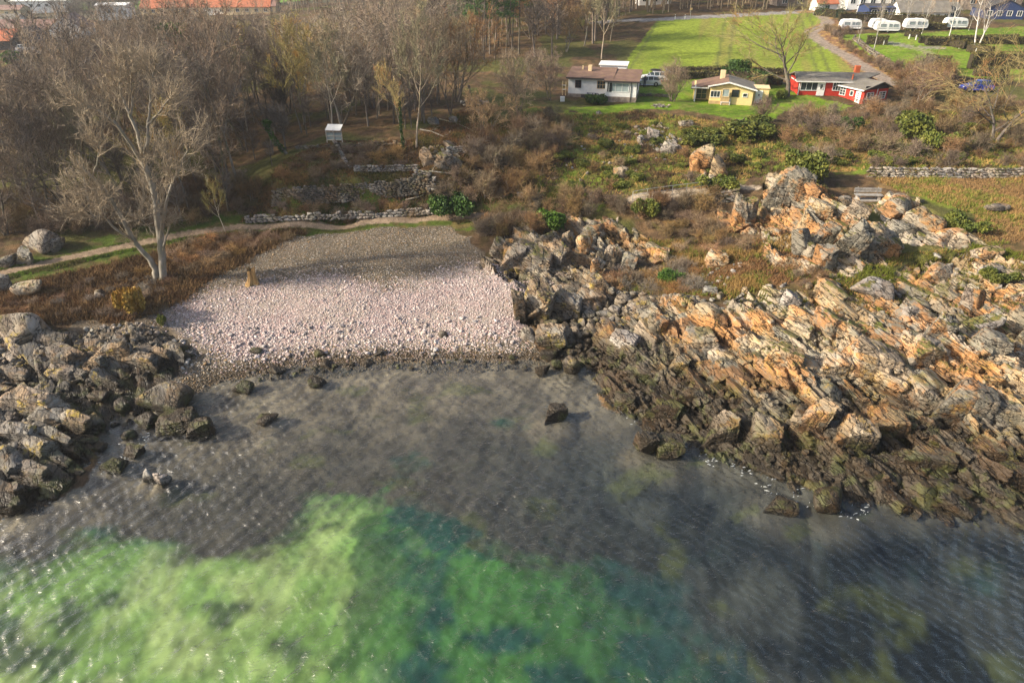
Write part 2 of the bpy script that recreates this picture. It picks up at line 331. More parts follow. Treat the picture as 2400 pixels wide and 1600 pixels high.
# mesh rows get longer with distance; columns fan out
ys = [14.]; 
while ys[-1] < 4200:
    y = ys[-1]; ys.append(y + (.5 if y < 28 else .17 if y < 58 else .22 if y < 64 else .3 if y < 84 else .55 if y < 125 else .55+(y-125)*.018))
ys = np.array([-900, -300, -100, -30, 0] + ys); NCOL = 620
sgrid = np.linspace(-1, 1, NCOL); half = np.clip(np.abs(ys)*.86+14, 42, None)
sx = np.concatenate([[-30, -12, -5, -2.4, -1.5, -1.2], sgrid, [1.2, 1.5, 2.4, 5, 12, 30]])
MX = sx[None]*half[:, None]; MY = np.repeat(ys[:, None], len(sx), 1)
mx, my = MX.ravel(), MY.ravel(); inside = (mx > GX0) & (mx < GX1) & (my > GY0) & (my < GY1)
z0 = tps(mx, my); far = ~inside
z0 = np.where(np.hypot(mx, my) > 800, np.clip(z0, -8, 20), z0); z0 = np.where(my < -50, -7, z0)
rm = rockmask(mx, my)*inside; pm = pathmask(mx, my); mz = reefs(mx, my, z0+np.where(inside, detail(mx, my, z0, rm, pm), 0))
# ---- surface colours of the ground; those of the sea bed include the water's green
def lerp(a, b, t): return a+(np.asarray(b)-a)*np.clip(t, 0, 1)[:, None]
nA, nB, nC, nD = (fbm2(mx*f, my*f, s, 4) for f, s in ((.11, 101), (.35, 111), (1.1, 121), (3.1, 131)))
c = np.zeros((len(mx), 3))+np.array([.105, .068, .040])                                        # leaf litter and dead bracken
c = lerp(c, (.17, .105, .052), sstep(.42, .6, nB)); c = lerp(c, (.075, .062, .025), sstep(.5, .62, nC)*.7); c = lerp(c, (.10, .11, .028), sstep(.56, .66, nA)*.7)
hm = zone('heath', mx, my, 2.5, .25); hc = np.zeros_like(c)+np.array([.125, .12, .032])
hc = lerp(hc, (.17, .22, .03), sstep(.46, .58, nB)); hc = lerp(hc, (.36, .215, .075), sstep(.55, .64, fbm2(mx*.3+9, my*.45, 141, 4))); hc = lerp(hc, (.072, .046, .030), sstep(.52, .62, fbm2(mx*.45, my*.6+7, 151, 4)))
c = np.where(hm[:, None], hc, c)
mead = zone('meadow', mx, my, 1.5, .3); mc = lerp(np.zeros_like(c)+np.array([.23, .145, .06]), (.12, .085, .045), sstep(.4, .62, nB)); mc = lerp(mc, (.17, .20, .03), sstep(.57, .66, nA)); c = np.where(mead[:, None], mc, c)
bank = (seg_dist(mx, my, PW['path'][0]) < 2.6+2.5*(nB-.3)); c = np.where(bank[:, None], lerp(c, (.075, .105, .018), .35+.65*sstep(.38, .55, nC)), c)
for k, g0, g1 in (('lawn', (.16, .25, .020), (.10, .165, .016)), ('camp', (.19, .28, .028), (.13, .205, .02))):
    m = zone(k, mx, my, .6, .5); gc = lerp(np.zeros_like(c)+np.array(g0), g1, sstep(.4, .62, nB)); gc = lerp(gc, (.23, .19, .07), sstep(.52, .68, nC)*.5); c = np.where(m[:, None], gc, c)
fm = zone('field', mx, my, .25, .4); fl = np.array(wpoly([(1600, 120), (1625, 50)])); fd = (fl[1]-fl[0])/np.linalg.norm(fl[1]-fl[0]); fs = mx*fd[1]-my*fd[0]
fc = lerp(np.zeros_like(c)+np.array([.235, .29, .036]), (.26, .235, .06), sstep(.45, .65, fbm2(fs*.5, my*.03, 161, 3))*.8); fc = lerp(fc, (.155, .205, .026), sstep(.4, .7, nA)*.7)
tl = (fl[0][0]*fd[1]-fl[0][1]*fd[0]); q = (fs-tl+300) % 17.0; fc = lerp(fc, (.13, .15, .04), ((np.abs(q-1) < .3) | (np.abs(q-3) < .3))*.75); c = np.where(fm[:, None], fc, c)
bch = zone('beach', mx, my, 2.3, .22); pk = sstep(.3, .7, soft('pink', mx, my, 2.2)+(fbm2(mx*.6, my*.6, 33, 4)-.5)*.9)
bc = lerp(np.zeros_like(c)+np.array([.17, .13, .095]), (.125, .105, .07), nB); bc = bc+(lerp(np.zeros_like(c)+np.array([.38, .29, .27]), (.36, .30, .25), sstep(.35, .65, nB))-bc)*pk[:, None]
c = np.where(bch[:, None], bc, c); wet = bch & (mz < .40+.2*(nB-.5)); c = np.where(wet[:, None], lerp(c, (.075, .055, .035), sstep(.40, .15, mz)), c)
sm = zone('stones', mx, my); c = np.where(sm[:, None], np.array([.09, .075, .055]), c)
under = mz < .02
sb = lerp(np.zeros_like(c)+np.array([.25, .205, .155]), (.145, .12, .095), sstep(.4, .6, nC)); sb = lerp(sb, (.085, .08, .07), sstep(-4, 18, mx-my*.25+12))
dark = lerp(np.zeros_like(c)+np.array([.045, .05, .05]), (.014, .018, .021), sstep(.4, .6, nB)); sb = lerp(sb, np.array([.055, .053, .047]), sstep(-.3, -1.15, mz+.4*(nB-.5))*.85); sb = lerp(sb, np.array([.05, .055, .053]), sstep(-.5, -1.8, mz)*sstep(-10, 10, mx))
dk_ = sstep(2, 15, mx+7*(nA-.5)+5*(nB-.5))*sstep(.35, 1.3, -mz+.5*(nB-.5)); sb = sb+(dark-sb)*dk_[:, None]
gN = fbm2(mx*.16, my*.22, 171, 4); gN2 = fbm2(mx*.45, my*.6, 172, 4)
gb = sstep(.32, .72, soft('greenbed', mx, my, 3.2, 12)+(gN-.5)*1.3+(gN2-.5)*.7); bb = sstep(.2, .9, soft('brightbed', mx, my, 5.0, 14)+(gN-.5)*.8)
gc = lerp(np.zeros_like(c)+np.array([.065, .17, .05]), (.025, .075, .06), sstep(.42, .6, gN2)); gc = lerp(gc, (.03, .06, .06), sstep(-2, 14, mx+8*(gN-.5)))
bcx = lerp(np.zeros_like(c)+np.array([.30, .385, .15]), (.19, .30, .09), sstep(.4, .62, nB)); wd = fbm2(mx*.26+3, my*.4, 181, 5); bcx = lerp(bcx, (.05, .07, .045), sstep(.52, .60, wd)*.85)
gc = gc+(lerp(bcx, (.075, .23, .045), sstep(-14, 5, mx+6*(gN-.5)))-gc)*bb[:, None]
sb = np.where(under[:, None], sb+(gc-sb)*gb[:, None], sb)  # green that light takes on in deep water is put into the bed colour
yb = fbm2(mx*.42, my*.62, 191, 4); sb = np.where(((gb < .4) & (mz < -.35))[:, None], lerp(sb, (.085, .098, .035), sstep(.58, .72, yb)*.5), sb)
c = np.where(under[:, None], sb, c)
PC = dict(path=(.30, .22, .15), uppath=(.36, .29, .21), road=(.30, .28, .26), track=(.30, .24, .19), camptrack=(.27, .26, .18), camptrack2=(.27, .28, .12))
pid = np.zeros(len(mx), int)
for i, (k, (l, w)) in enumerate(PW.items()):
    d = seg_dist(mx, my, l); m = d < w+.5*(nC-.5); c = np.where(m[:, None], np.array(PC[k])*(.8+.4*nD[:, None]), c); pid[m] = i+1
trk = seg_dist(mx, my, PW['track'][0]); m = (trk > 1.35) & (trk < 4.5+3*(nB-.5)) & ~fm & inside; c = np.where(m[:, None], lerp(np.zeros_like(c)+np.array([.38, .24, .09]), (.22, .12, .07), sstep(.4, .6, nC)), c)
farc = lerp(np.zeros_like(c)+np.array([.085, .075, .045]), (.16, .27, .05), sstep(.50, .56, fbm2(mx*.008, my*.012, 201, 3))); c = np.where(((np.hypot(mx, my) > 330) & (mz > 1))[:, None], farc, c)
rk = sstep(.3, .7, rm)*(mz > -.6)
# ---- split by kind of surface
nr, nc = MX.shape; idx = np.arange(nr*nc).reshape(nr, nc)
Fq = np.stack([idx[:-1, :-1], idx[:-1, 1:], idx[1:, 1:], idx[1:, :-1]], -1).reshape(-1, 4)
def fm_(a): return a[Fq].mean(1)
fid = np.zeros(len(Fq), int)
names = ['ground', 'bedrock', 'beach', 'lawn', 'field', 'campsite_lawn', 'seabed', 'footpath', 'road', 'track', 'heath']
for i, m in ((10, hm), (3, zone('lawn', mx, my, .6, .5)), (5, zone('camp', mx, my, .6, .5)), (4, fm), (2, bch), (1, rm > .5)): fid[fm_(m*1.0) > .5] = i
fid[fm_((mz < -.02)*1.0) > .5] = 6
for i, k in ((1, 7), (2, 7), (3, 8), (4, 9), (5, 9), (6, 9)): fid[fm_((pid == i)*1.0) > .5] = k
tg = NT('ground'); p = tg.pos(); vc = tg.attr('Col'); n1 = tg.noise(p, 1.4, 6, .65); n2 = tg.noise(p, 9, 4, .7)
soil = tg.hsv(vc, val=tg.math('MULTIPLY', tg.ramp(n1, .3, .7, .72, 1.25), tg.ramp(n2, .3, .7, .7, 1.3)))
tg.col(soil); tg.rough(.95); tg.bsdf.inputs['Specular IOR Level'].default_value = .1
tg.nrm(tg.bump(tg.math('ADD', tg.math('MULTIPLY', n1, .6), tg.math('MULTIPLY', n2, .5)), .9, .22))
M_GROUND = tg.m
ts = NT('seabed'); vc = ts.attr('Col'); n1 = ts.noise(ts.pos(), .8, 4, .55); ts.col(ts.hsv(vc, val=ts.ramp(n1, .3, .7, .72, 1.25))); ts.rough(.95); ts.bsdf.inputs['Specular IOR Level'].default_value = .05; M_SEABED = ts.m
def rock_mat(name, grey, pink, orange, amt=.5, lich=(.50, .48, .40), wet_shade_z=.95, yellow=None):
    t = NT(name); p = t.pos(); o = t.rand(); z = t.sep(p)[2]; nz = t.sep(t.n.new('ShaderNodeNewGeometry').outputs['Normal'])[2]
    a = t.noise(p, .33, 4, .6); b = t.noise(p, 1.5, 5, .65); d = t.noise(p, 6.5, 5, .7); e = t.noise(p, 22, 3, .7)
    q = t.mapping(p, (1, 1, 1), (0, R(-28), R(60))); str_ = t.noise(t.mapping(q, (.5, 3.2, 5.5)), 1.4, 5, .6, .4)
    c = t.mix(t.ramp(t.math('ADD', b, t.math('MULTIPLY', o, .35)), .48, .78), grey, pink)
    cell = t.vor(t.mapping(q, (.28, .75, .75)), 1.0, 'F1', 1); cs = t.sep(cell)
    c = t.mix(t.math('MULTIPLY', t.ramp(cs[0], .45, .9), .38), c, lich); c = t.hsv(c, sat=t.ramp(cs[1], 0, 1, .75, 1.2), val=t.ramp(cs[2], 0, 1, .68, 1.2))
    c = t.mix(t.math('MULTIPLY', t.ramp(t.math('ADD', t.math('ADD', t.math('MULTIPLY', a, .9), t.math('MULTIPLY', b, .35)), t.math('MULTIPLY', cs[1], .12)), .68, .79), amt), c, orange)
    c = t.mix(t.math('MULTIPLY', t.ramp(d, .56, .66), .55), c, lich)
    if yellow: c = t.mix(t.math('MULTIPLY', t.math('MULTIPLY', t.ramp(t.noise(t.mapping(p, (1.3, 1.3, 1.3)), .6, 5, .6), .55, .65), t.ramp(d, .35, .6)), t.ramp(z, 4.6, 2.6)), c, yellow)
    c = t.hsv(c, val=t.math('MULTIPLY', t.ramp(str_, .3, .7, .80, 1.12), t.ramp(e, .25, .75, .75, 1.25)))
    c = t.hsv(c, val=t.ramp(o, 0, 1, .82, 1.18))
    moss = t.math('MULTIPLY', t.ramp(t.noise(p, .55, 4, .6), .50, .59), t.math('MULTIPLY', t.ramp(nz, .5, .9), t.ramp(z, 2.2, 4.2)))
    c = t.mix(moss, c, t.mix(t.ramp(d, .4, .6), (.085, .105, .02), (.17, .13, .04)))
    wl = t.math('ADD', z, t.math('MULTIPLY', t.math('SUBTRACT', a, .5), -2.2))
    alg = t.mix(t.ramp(t.noise(p, .9, 3), .5, .62), (.030, .022, .013), (.045, .050, .013))
    w = t.ramp(wl, wet_shade_z, wet_shade_z*.35); c = t.mix(t.math('MULTIPLY', w, .93), c, alg)
    j1 = t.noise(t.mapping(q, (.16, .9, 1.5)), 1.0, 4, .55, .3); j2 = t.noise(t.mapping(p, (.5, .35, 1.2), (.3, .5, R(20))), .8, 3, .5, .2)
    k1 = t.ramp(t.math('ABSOLUTE', t.math('SUBTRACT', t.math('FRACT', t.math('MULTIPLY', j1, 7)), .5)), 0, .12)
    k2 = t.ramp(t.math('ABSOLUTE', t.math('SUBTRACT', t.math('FRACT', t.math('MULTIPLY', j2, 5)), .5)), 0, .05)
    k = t.math('MULTIPLY', k1, k2); c = t.mix(k, t.mix(.82, c, (.016, .012, .008)), c)
    t.col(c); t.rough(t.ramp(w, 0, 1, .85, .45))
    h = t.math('ADD', t.math('ADD', t.math('MULTIPLY', k, .55), t.math('MULTIPLY', str_, .45)), t.math('ADD', t.math('MULTIPLY', b, .5), t.math('MULTIPLY', d, .3)))
    t.nrm(t.bump(h, .85, .28)); return t.m
M_ROCK = rock_mat('granite_warm', (.255, .23, .175), (.32, .235, .145), (.40, .175, .05), .68, (.37, .335, .25), wet_shade_z=3.3, yellow=(.38, .24, .06))
M_ROCKG = rock_mat('granite_grey', (.225, .20, .165), (.21, .16, .115), (.30, .17, .07), .4, (.30, .28, .225), yellow=(.42, .30, .05), wet_shade_z=1.9)  # dark band set higher: shade on the low faces painted in with the wet
M_BSTONE = rock_mat('beach_stone_pale', (.50, .45, .42), (.48, .39, .36), (.40, .30, .24), .3, (.58, .54, .50), wet_shade_z=.3)
M_STONE = rock_mat('stone_pale', (.33, .305, .27), (.29, .245, .21), (.34, .23, .14), .3, wet_shade_z=.5)
for i, nme in enumerate(names):
    f = Fq[fid == i]
    if not len(f): continue
    used = np.unique(f); re = np.full(nr*nc, -1); re[used] = np.arange(len(used))
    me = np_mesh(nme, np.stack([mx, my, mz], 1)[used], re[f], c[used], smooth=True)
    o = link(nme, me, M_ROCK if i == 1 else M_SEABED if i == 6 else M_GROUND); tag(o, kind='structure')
# ------------------------------------------------------------------ the sea
tw = NT('sea_water'); p = tw.pos(); n, l = tw.n, tw.l
q = tw.mapping(p, (1, 1, 1), (0, 0, R(-24)))
def wavetex(rot, scale, dist):
    m = n.new('ShaderNodeTexWave'); m.wave_type = 'BANDS'; m.wave_profile = 'SIN'; l.new(tw.mapping(p, (1, 1, 1), (0, 0, R(rot))), m.inputs['Vector'])
    for k, v in (('Scale', scale), ('Distortion', dist), ('Detail', 2.0), ('Detail Scale', .55), ('Detail Roughness', .5)): m.inputs[k].default_value = v
    return m.outputs['Fac']
w1 = wavetex(28, .34, 9); w2 = wavetex(-38, .47, 11); w4 = tw.noise(tw.mapping(q, (.9, 1.5, 1)), 1.6, 2, .5, .5); w3 = tw.noise(tw.mapping(q, (.12, .34, 1)), 1.0, 2, .5, .4)
patch = tw.ramp(tw.noise(p, .06, 3), .3, .7, .5, 1.25)
hgt = tw.math('ADD', tw.math('MULTIPLY', tw.math('ADD', tw.math('ADD', tw.math('MULTIPLY', w1, .22), tw.math('MULTIPLY', w2, .13)), tw.math('ADD', tw.math('MULTIPLY', w4, .5), tw.math('MULTIPLY', tw.noise(tw.mapping(q, (1, 1.8, 1)), 5.0, 2, .5, .4), .14))), patch), tw.math('MULTIPLY', w3, .9))
bmp = tw.bump(hgt, 1.0, .42)
tr = n.new('ShaderNodeBsdfTransparent'); tr.inputs[0].default_value = (.88, .91, .88, 1)
gl = n.new('ShaderNodeBsdfGlossy'); gl.inputs['Roughness'].default_value = .33; l.new(bmp, gl.inputs['Normal'])
dt = n.new('ShaderNodeVectorMath'); dt.operation = 'DOT_PRODUCT'; l.new(bmp, dt.inputs[0]); l.new(n.new('ShaderNodeNewGeometry').outputs['Incoming'], dt.inputs[1])
fres = tw.math('MULTIPLY_ADD', tw.math('POWER', tw.math('SUBTRACT', 1, tw.math('MINIMUM', tw.math('ABSOLUTE', dt.outputs['Value']), 1)), 3), .85, .03)   # grazing reflection, the same from above and below
ms = n.new('ShaderNodeMixShader'); l.new(tw.math('MINIMUM', fres, 1), ms.inputs[0]); l.new(tr.outputs[0], ms.inputs[1]); l.new(gl.outputs[0], ms.inputs[2]); l.new(ms.outputs[0], tw.out.inputs[0])
wo = link('water', np_mesh('water', np.array([(-900, -900, 0), (900, -900, 0), (900, 72, 0), (-900, 72, 0)]), np.array([(0, 1, 2, 3)])), tw.m); tag(wo, kind='structure')
# ------------------------------------------------------------------ rocks
_ICO = {}
def ico(k):
    if k not in _ICO:
        bm = bmesh.new(); bmesh.ops.create_icosphere(bm, subdivisions=k, radius=1); bm.verts.ensure_lookup_table()
        _ICO[k] = (np.array([v.co[:] for v in bm.verts]), np.array([[v.index for v in f.verts] for f in bm.faces])); bm.free()
    V, F = _ICO[k]; return V/np.linalg.norm(V, axis=1)[:, None], F
SHAPE = {'slab': ((1, .46, .27), 40, .12, 4), 'block': ((1, .80, .68), 40, .2, 6), 'boulder': ((1, .84, .68), 7, .4, 8), 'pillar': ((.42, .36, 1), 40, .16, 4), 'wedge': ((1, .7, .55), 40, .5, 4)}
def rock_arrays(seed, sub, kind, rough=1):
    r = np.random.default_rng(seed); d, F = ico(sub); sc, p, jit, extra = SHAPE[kind]
    N = np.vstack([np.eye(3), -np.eye(3)]) + r.normal(0, jit, (6, 3)); off = np.concatenate([r.uniform(.78, 1, 6), r.uniform(.82, 1.12, extra)])
    N = np.vstack([N, r.normal(0, 1, (extra, 3))]); N /= np.linalg.norm(N, axis=1)[:, None]
    k = np.maximum(d @ N.T, 0)/off; rad = (k**p).sum(1)**(-1/p); V = d*rad[:, None]
    V = V*(1+(fbm3(V+seed, 1.6, seed % 97, 3)-.5)[:, None]*.11*rough)
    if sub >= 4:
        if kind in ('slab', 'block', 'wedge'):                      # split planes along the slab
            g = V[:, 2]*3.1+.9*fbm3(V, 1.1, seed % 89, 2)+V[:, 1]*.4; g = np.abs(g-np.floor(g)-.5)*2
            h = V[:, 0]*1.6+V[:, 1]*.5+.9*fbm3(V, .9, seed % 83, 2); h = np.abs(h-np.floor(h)-.5)*2
            V = V*(1-.075*sstep(.80, .97, g)-.065*sstep(.86, .98, h))[:, None]
        V = V*(1+(fbm3(V, 5.5, seed % 71, 3)-.5)[:, None]*.07*rough)
    V = V-(V.max(0)+V.min(0))/2; V = V/np.abs(V).max(0)*np.array(sc)*.5
    return V, F
RV = {}
def rock_mesh(kind, sub, i):
    key = (kind, sub, i)
    if key not in RV:
        V, F = rock_arrays(hash(kind) % 1 + {'slab': 11, 'block': 22, 'boulder': 33, 'pillar': 44, 'wedge': 55}[kind]*100+sub*10+i*7, sub, kind)
        RV[key] = np_mesh('rock_'+kind, V, F, smooth=True, sharp=32 if kind != 'boulder' else 50)
    return RV[key]
NVAR = {5: 3, 4: 7, 3: 7}
MATS = {'w': M_ROCK, 'g': M_ROCKG, 's': M_STONE, 'p': M_BSTONE}
RMESH = {}
def rock(name, P, L, kind='block', rot=(0, 0, 0), mat='w', parent=None, sub=None, stretch=(1, 1, 1)):
    sub = sub or (5 if L > 3 else 4 if L > .9 else 3); i = rnd.randrange(NVAR[sub]); key = (kind, sub, i, mat)
    if key not in RMESH:
        m = rock_mesh(kind, sub, i); m = m if not len(m.materials) else m.copy()
        if len(m.materials): m.materials.clear()
        m.materials.append(MATS[mat]); RMESH[key] = m
    o = link(name, RMESH[key]); o.location = P; o.rotation_euler = rot; o.scale = tuple(L*s for s in stretch)
    if parent: o.parent = parent; o.matrix_parent_inverse = Matrix.Identity(4); o.location = Vector(P)-parent.location
    return o
def darts(poly_px, sizes, k=.42, seed=0, dens_fn=None):             # places rocks of given sizes in an outline, the large ones first
    poly = wpoly(poly_px); a = np.array(poly); lo, hi = a.min(0), a.max(0); r = np.random.default_rng(seed); out = []; X = np.zeros((0, 3))
    for s in sorted(sizes, reverse=True):
        for _ in range(25):
            x, y = r.uniform(lo[0], hi[0]), r.uniform(lo[1], hi[1])
            if not in_poly(np.array([x]), np.array([y]), poly)[0]: continue
            if len(X) and (np.hypot(X[:, 0]-x, X[:, 1]-y) < k*(X[:, 2]+s)).any(): continue
            out.append((x, y, s)); X = np.vstack([X, [[x, y, s]]]); break
    return out
def strike_rot(tilt=-26, sd=12, yaw=-60, ysd=12, pitch=10):
    M = Matrix.Rotation(R(rnd.gauss(yaw, ysd)), 3, 'Z') @ Matrix.Rotation(R(rnd.gauss(pitch, 7)), 3, 'Y') @ Matrix.Rotation(R(rnd.gauss(tilt, sd)), 3, 'X')
    return tuple(M.to_euler())
def join_rocks(name, items, kind, mat, parent, sub=3):              # rubble too small to pick apart: one mesh
    Vs, Fs, b = [], [], 0
    var = [rock_arrays(900+i*7, sub, kind) for i in range(6)]
    for (x, y, z, s, rot) in items:
        V, F = var[rnd.randrange(6)]; M = np.array(Euler(rot).to_matrix()); V = (V*s) @ M.T + np.array([x, y, z]); Vs.append(V); Fs.append(F+b); b += len(V)
    o = link(name, np_mesh(name, np.vstack(Vs)-(np.array(parent.location) if parent else 0), np.vstack(Fs), smooth=True, sharp=35), MATS[mat], parent); o['kind'] = 'stuff'; return o
def outcrop(label, base, poly, nbig, nmed, nsmall, mat='w', heroes=(), tilt=-26, yaw=-60, kinds=('slab', 'slab', 'slab', 'block'), sizes=(1.5, 3.0), msz=(.7, 1.45), seed=1, lift=.12, part='slab'):
    b = G(*base); e = empty('rock_outcrop', b, 0, label, 'rock outcrop', 'granite outcrops along the shore')
    for h in heroes:
        u, v, w, hh, kd = h[:5]; rot = h[5] if len(h) > 5 else None; P = G(u, v+hh*.45); m = mpp(P); ww, hm_ = w*m, hh*m*1.08
        dims = np.array(SHAPE[kd][0]); L = 1.0; st = np.array([ww/dims[0], min(ww, hm_)*.9/dims[1], hm_/dims[2]])*1.0
        r = (R(rnd.gauss(0, 5)), R(rot if rot is not None else rnd.gauss(4, 6)), R(rnd.gauss(-12, 10)))
        rock(part, (P[0], P[1]+ww*.25, P[2]+hm_*.20), 1.0, kd, r, mat, e, 5 if w > 55 else 4, tuple(st))
    rs = np.random.default_rng(seed)
    sz = list(rs.uniform(*sizes, nbig))+list(rs.uniform(*msz, nmed))
    for x, y, s in darts(poly, sz, .30, seed):
        kd = kinds[rnd.randrange(len(kinds))]
        rock(part, (x, y, hz(x, y)+s*(lift-.17)), s, kd, strike_rot(tilt, 12, yaw, 14), mat, e, None, (rnd.uniform(1, 1.45), rnd.uniform(.8, 1.2), rnd.uniform(.85, 1.35)))
    if nsmall:
        it = [(x, y, hz(x, y)+s*.03, s, (rnd.uniform(-.6, .6), rnd.uniform(-.6, .6), rnd.uniform(0, 6.3))) for x, y, s in darts(poly, list(rs.uniform(.22, .7, nsmall)), .28, seed+50)]
        if it: join_rocks('rubble', it, 'block', mat, e, 2 if nsmall > 400 else 3)
    return e
outcrop('orange stained granite ledge on the headland beside the grey boulder gully', (1560,790), [(1395,800),(1510,705),(1640,700),(1725,745),(1710,880),(1560,900),(1420,905)], 30, 190, 420, seed=11, heroes=[(1590,720,70,40,'wedge'),(1540,760,50,60,'block'),(1500,880,90,40,'slab'),(1640,800,90,70,'slab'),(1590,850,60,50,'block')])
outcrop('sunlit tilted granite slabs in the middle of the headland', (1930,800), [(1715,740),(1800,700),(1900,690),(2100,690),(2150,800),(2100,900),(1900,925),(1710,885)], 50, 230, 520, seed=12, heroes=[(2050,840,130,90,'slab',14),(1960,850,80,70,'slab',12),(1840,830,90,60,'slab',10),(1880,770,80,45,'block'),(1990,770,70,50,'wedge'),(1760,840,70,60,'slab'),(1830,880,50,60,'block')])
outcrop('pale and orange granite slabs at the edge of the frame below the meadow', (2300,800), [(2110,690),(2200,640),(2440,650),(2440,900),(2130,905),(2150,800)], 40, 190, 420, seed=13, heroes=[(2160,820,90,90,'slab',14),(2330,800,80,60,'slab',12),(2200,760,60,80,'slab',16),(2280,700,45,85,'wedge'),(2390,690,70,60,'slab')])
outcrop('dark brown wet rock ledge dropping into the sea under the orange granite', (1600,970), [(1410,910),(1720,895),(1860,930),(1880,1140),(1700,1080),(1500,1000)], 34, 130, 320, seed=14, tilt=-18, lift=.06, heroes=[(1690,1000,100,90,'block',-10),(1560,960,90,50,'block'),(1800,1010,80,80,'block'),(1470,940,60,40,'block'),(1620,930,80,40,'slab')])
outcrop('long dark ledge of split granite along the water on the headland', (2150,1020), [(1870,930),(2100,905),(2440,905),(2440,1225),(2200,1205),(1950,1160),(1880,1130)], 56, 200, 460, seed=15, tilt=-18, lift=.06, heroes=[(1910,960,80,100,'block',8),(2000,1010,110,90,'slab',10),(2080,990,110,80,'slab',12),(2270,930,120,100,'slab',14),(2380,970,110,60,'block'),(2330,1060,100,60,'slab'),(2180,1080,130,60,'slab'),(2380,1110,90,70,'block'),(2230,1150,100,45,'boulder'),(2330,1160,100,50,'slab'),(2050,1120,90,40,'boulder')])
outcrop('tall split granite crag beside the plank bench', (1845,480), [(1800,500),(1830,480),(1920,460),(1930,500),(1830,530)], 4, 12, 30, seed=16, heroes=[(1828,430,78,120,'block',6),(1878,428,72,95,'block',8),(1905,450,50,60,'wedge')], part='rock_face')
outcrop('steep grey and rust coloured slab crag below the bench', (1960,600), [(1860,500),(1920,470),(1990,490),(2080,590),(2060,630),(1950,640),(1870,600)], 16, 36, 70, seed=17, heroes=[(1922,490,60,60,'block'),(1925,545,62,85,'block',12),(1985,550,70,125,'slab',28),(2045,565,115,105,'slab',22),(1880,560,45,85,'wedge',-8),(1935,600,50,75,'block'),(1895,515,40,50,'block'),(2010,490,60,45,'slab',18)])
outcrop('low rounded granite hump in front of the bench and dry meadow', (2150,540), [(2050,490),(2110,460),(2200,500),(2290,560),(2230,585),(2110,550)], 10, 26, 40, seed=18, kinds=('boulder', 'block', 'boulder'), tilt=-8, heroes=[(2110,485,72,62,'boulder'),(2150,505,62,60,'boulder'),(2185,525,70,52,'boulder'),(2225,548,62,48,'boulder'),(2255,560,50,40,'boulder'),(2085,500,40,34,'block'),(2120,535,60,36,'block')])
outcrop('narrow upright granite pillar under the railed path', (1735,525), [(1700,540),(1720,520),(1775,520),(1770,550)], 2, 8, 20, seed=19, heroes=[(1728,490,40,108,'block',-4),(1755,490,36,85,'block'),(1697,507,30,36,'block')], part='rock_face')
outcrop('pair of tall tan boulders leaning together on the heath slope', (1660,410), [(1625,400),(1700,385),(1715,420),(1650,425)], 0, 8, 14, seed=20, kinds=('block', 'boulder'), heroes=[(1648,365,60,78,'boulder',-8),(1682,392,48,66,'wedge',20),(1632,385,30,40,'boulder')], part='boulder_half')
outcrop('dark layered rock bank at the corner of the pebble beach', (1250,610), [(1140,600),(1200,560),(1330,545),(1370,610),(1330,640),(1180,640)], 10, 34, 60, mat='g', seed=21, tilt=-12, yaw=-25, heroes=[(1200,595,70,66,'block'),(1255,605,95,66,'slab',8),(1312,590,62,60,'block'),(1330,560,40,60,'wedge'),(1168,575,44,44,'block'),(1285,560,56,40,'wedge')])
outcrop('blocky granite outcrop with upright orange columns above the beach corner', (1450,620), [(1360,560),(1420,510),(1500,540),(1575,600),(1530,650),(1400,660),(1370,620)], 12, 50, 90, seed=22, tilt=-20, heroes=[(1390,545,50,52,'boulder'),(1372,570,40,60,'block'),(1422,600,26,84,'pillar'),(1402,605,22,74,'pillar'),(1444,600,34,74,'block'),(1475,612,44,60,'block'),(1396,625,34,66,'block'),(1512,600,66,44,'slab',16),(1430,530,64,32,'slab',20),(1465,545,24,34,'wedge')])
outcrop('tilted grey slab rock with an orange foot at the end of the beach', (1270,740), [(1210,740),(1250,690),(1350,670),(1470,650),(1460,690),(1380,720),(1300,760)], 12, 50, 90, seed=23, tilt=-30, yaw=-30, mat='g', heroes=[(1262,695,80,112,'block',14),(1217,705,34,112,'block'),(1325,712,95,76,'slab',18),(1385,700,85,54,'slab',16),(1405,660,62,50,'wedge'),(1240,735,50,60,'wedge')])
outcrop('grey cracked rock shelf with yellow lichen at the left end of the beach', (250,850), [(-40,800),(100,770),(220,775),(400,785),(440,840),(380,880),(230,900),(60,890),(-40,900)], 26, 120, 300, mat='g', seed=24, lift=.04, tilt=-8, yaw=-20, kinds=('block', 'block', 'slab', 'wedge'), heroes=[(110,800,90,38,'slab'),(140,840,70,47,'block'),(262,825,90,43,'slab'),(325,850,110,47,'slab'),(215,850,70,36,'block'),(370,830,70,28,'slab'),(40,830,70,36,'block'),(20,880,90,28,'slab'),(180,880,60,28,'block')])
outcrop('broad grey rock platform at the left edge above the water', (90,1000), [(-60,915),(140,900),(190,930),(230,1000),(200,1050),(60,1080),(-60,1100)], 14, 60, 150, mat='g', seed=25, lift=.04, tilt=-6, yaw=-15, kinds=('block', 'block', 'slab'), heroes=[(60,950,170,64,'slab',4),(160,990,100,50,'slab'),(30,1020,120,50,'slab'),(110,1030,120,36,'slab')])
outcrop('dark brown rock foot in the lower left corner of the shore', (60,1130), [(-60,1080),(60,1060),(190,1050),(170,1120),(100,1170),(-60,1230)], 14, 34, 60, mat='g', seed=26, lift=.04, tilt=-10, yaw=-25, kinds=('block', 'block', 'slab'), heroes=[(60,1110,110,50,'slab'),(120,1080,90,36,'slab'),(20,1150,80,43,'block'),(150,1060,80,28,'slab')])
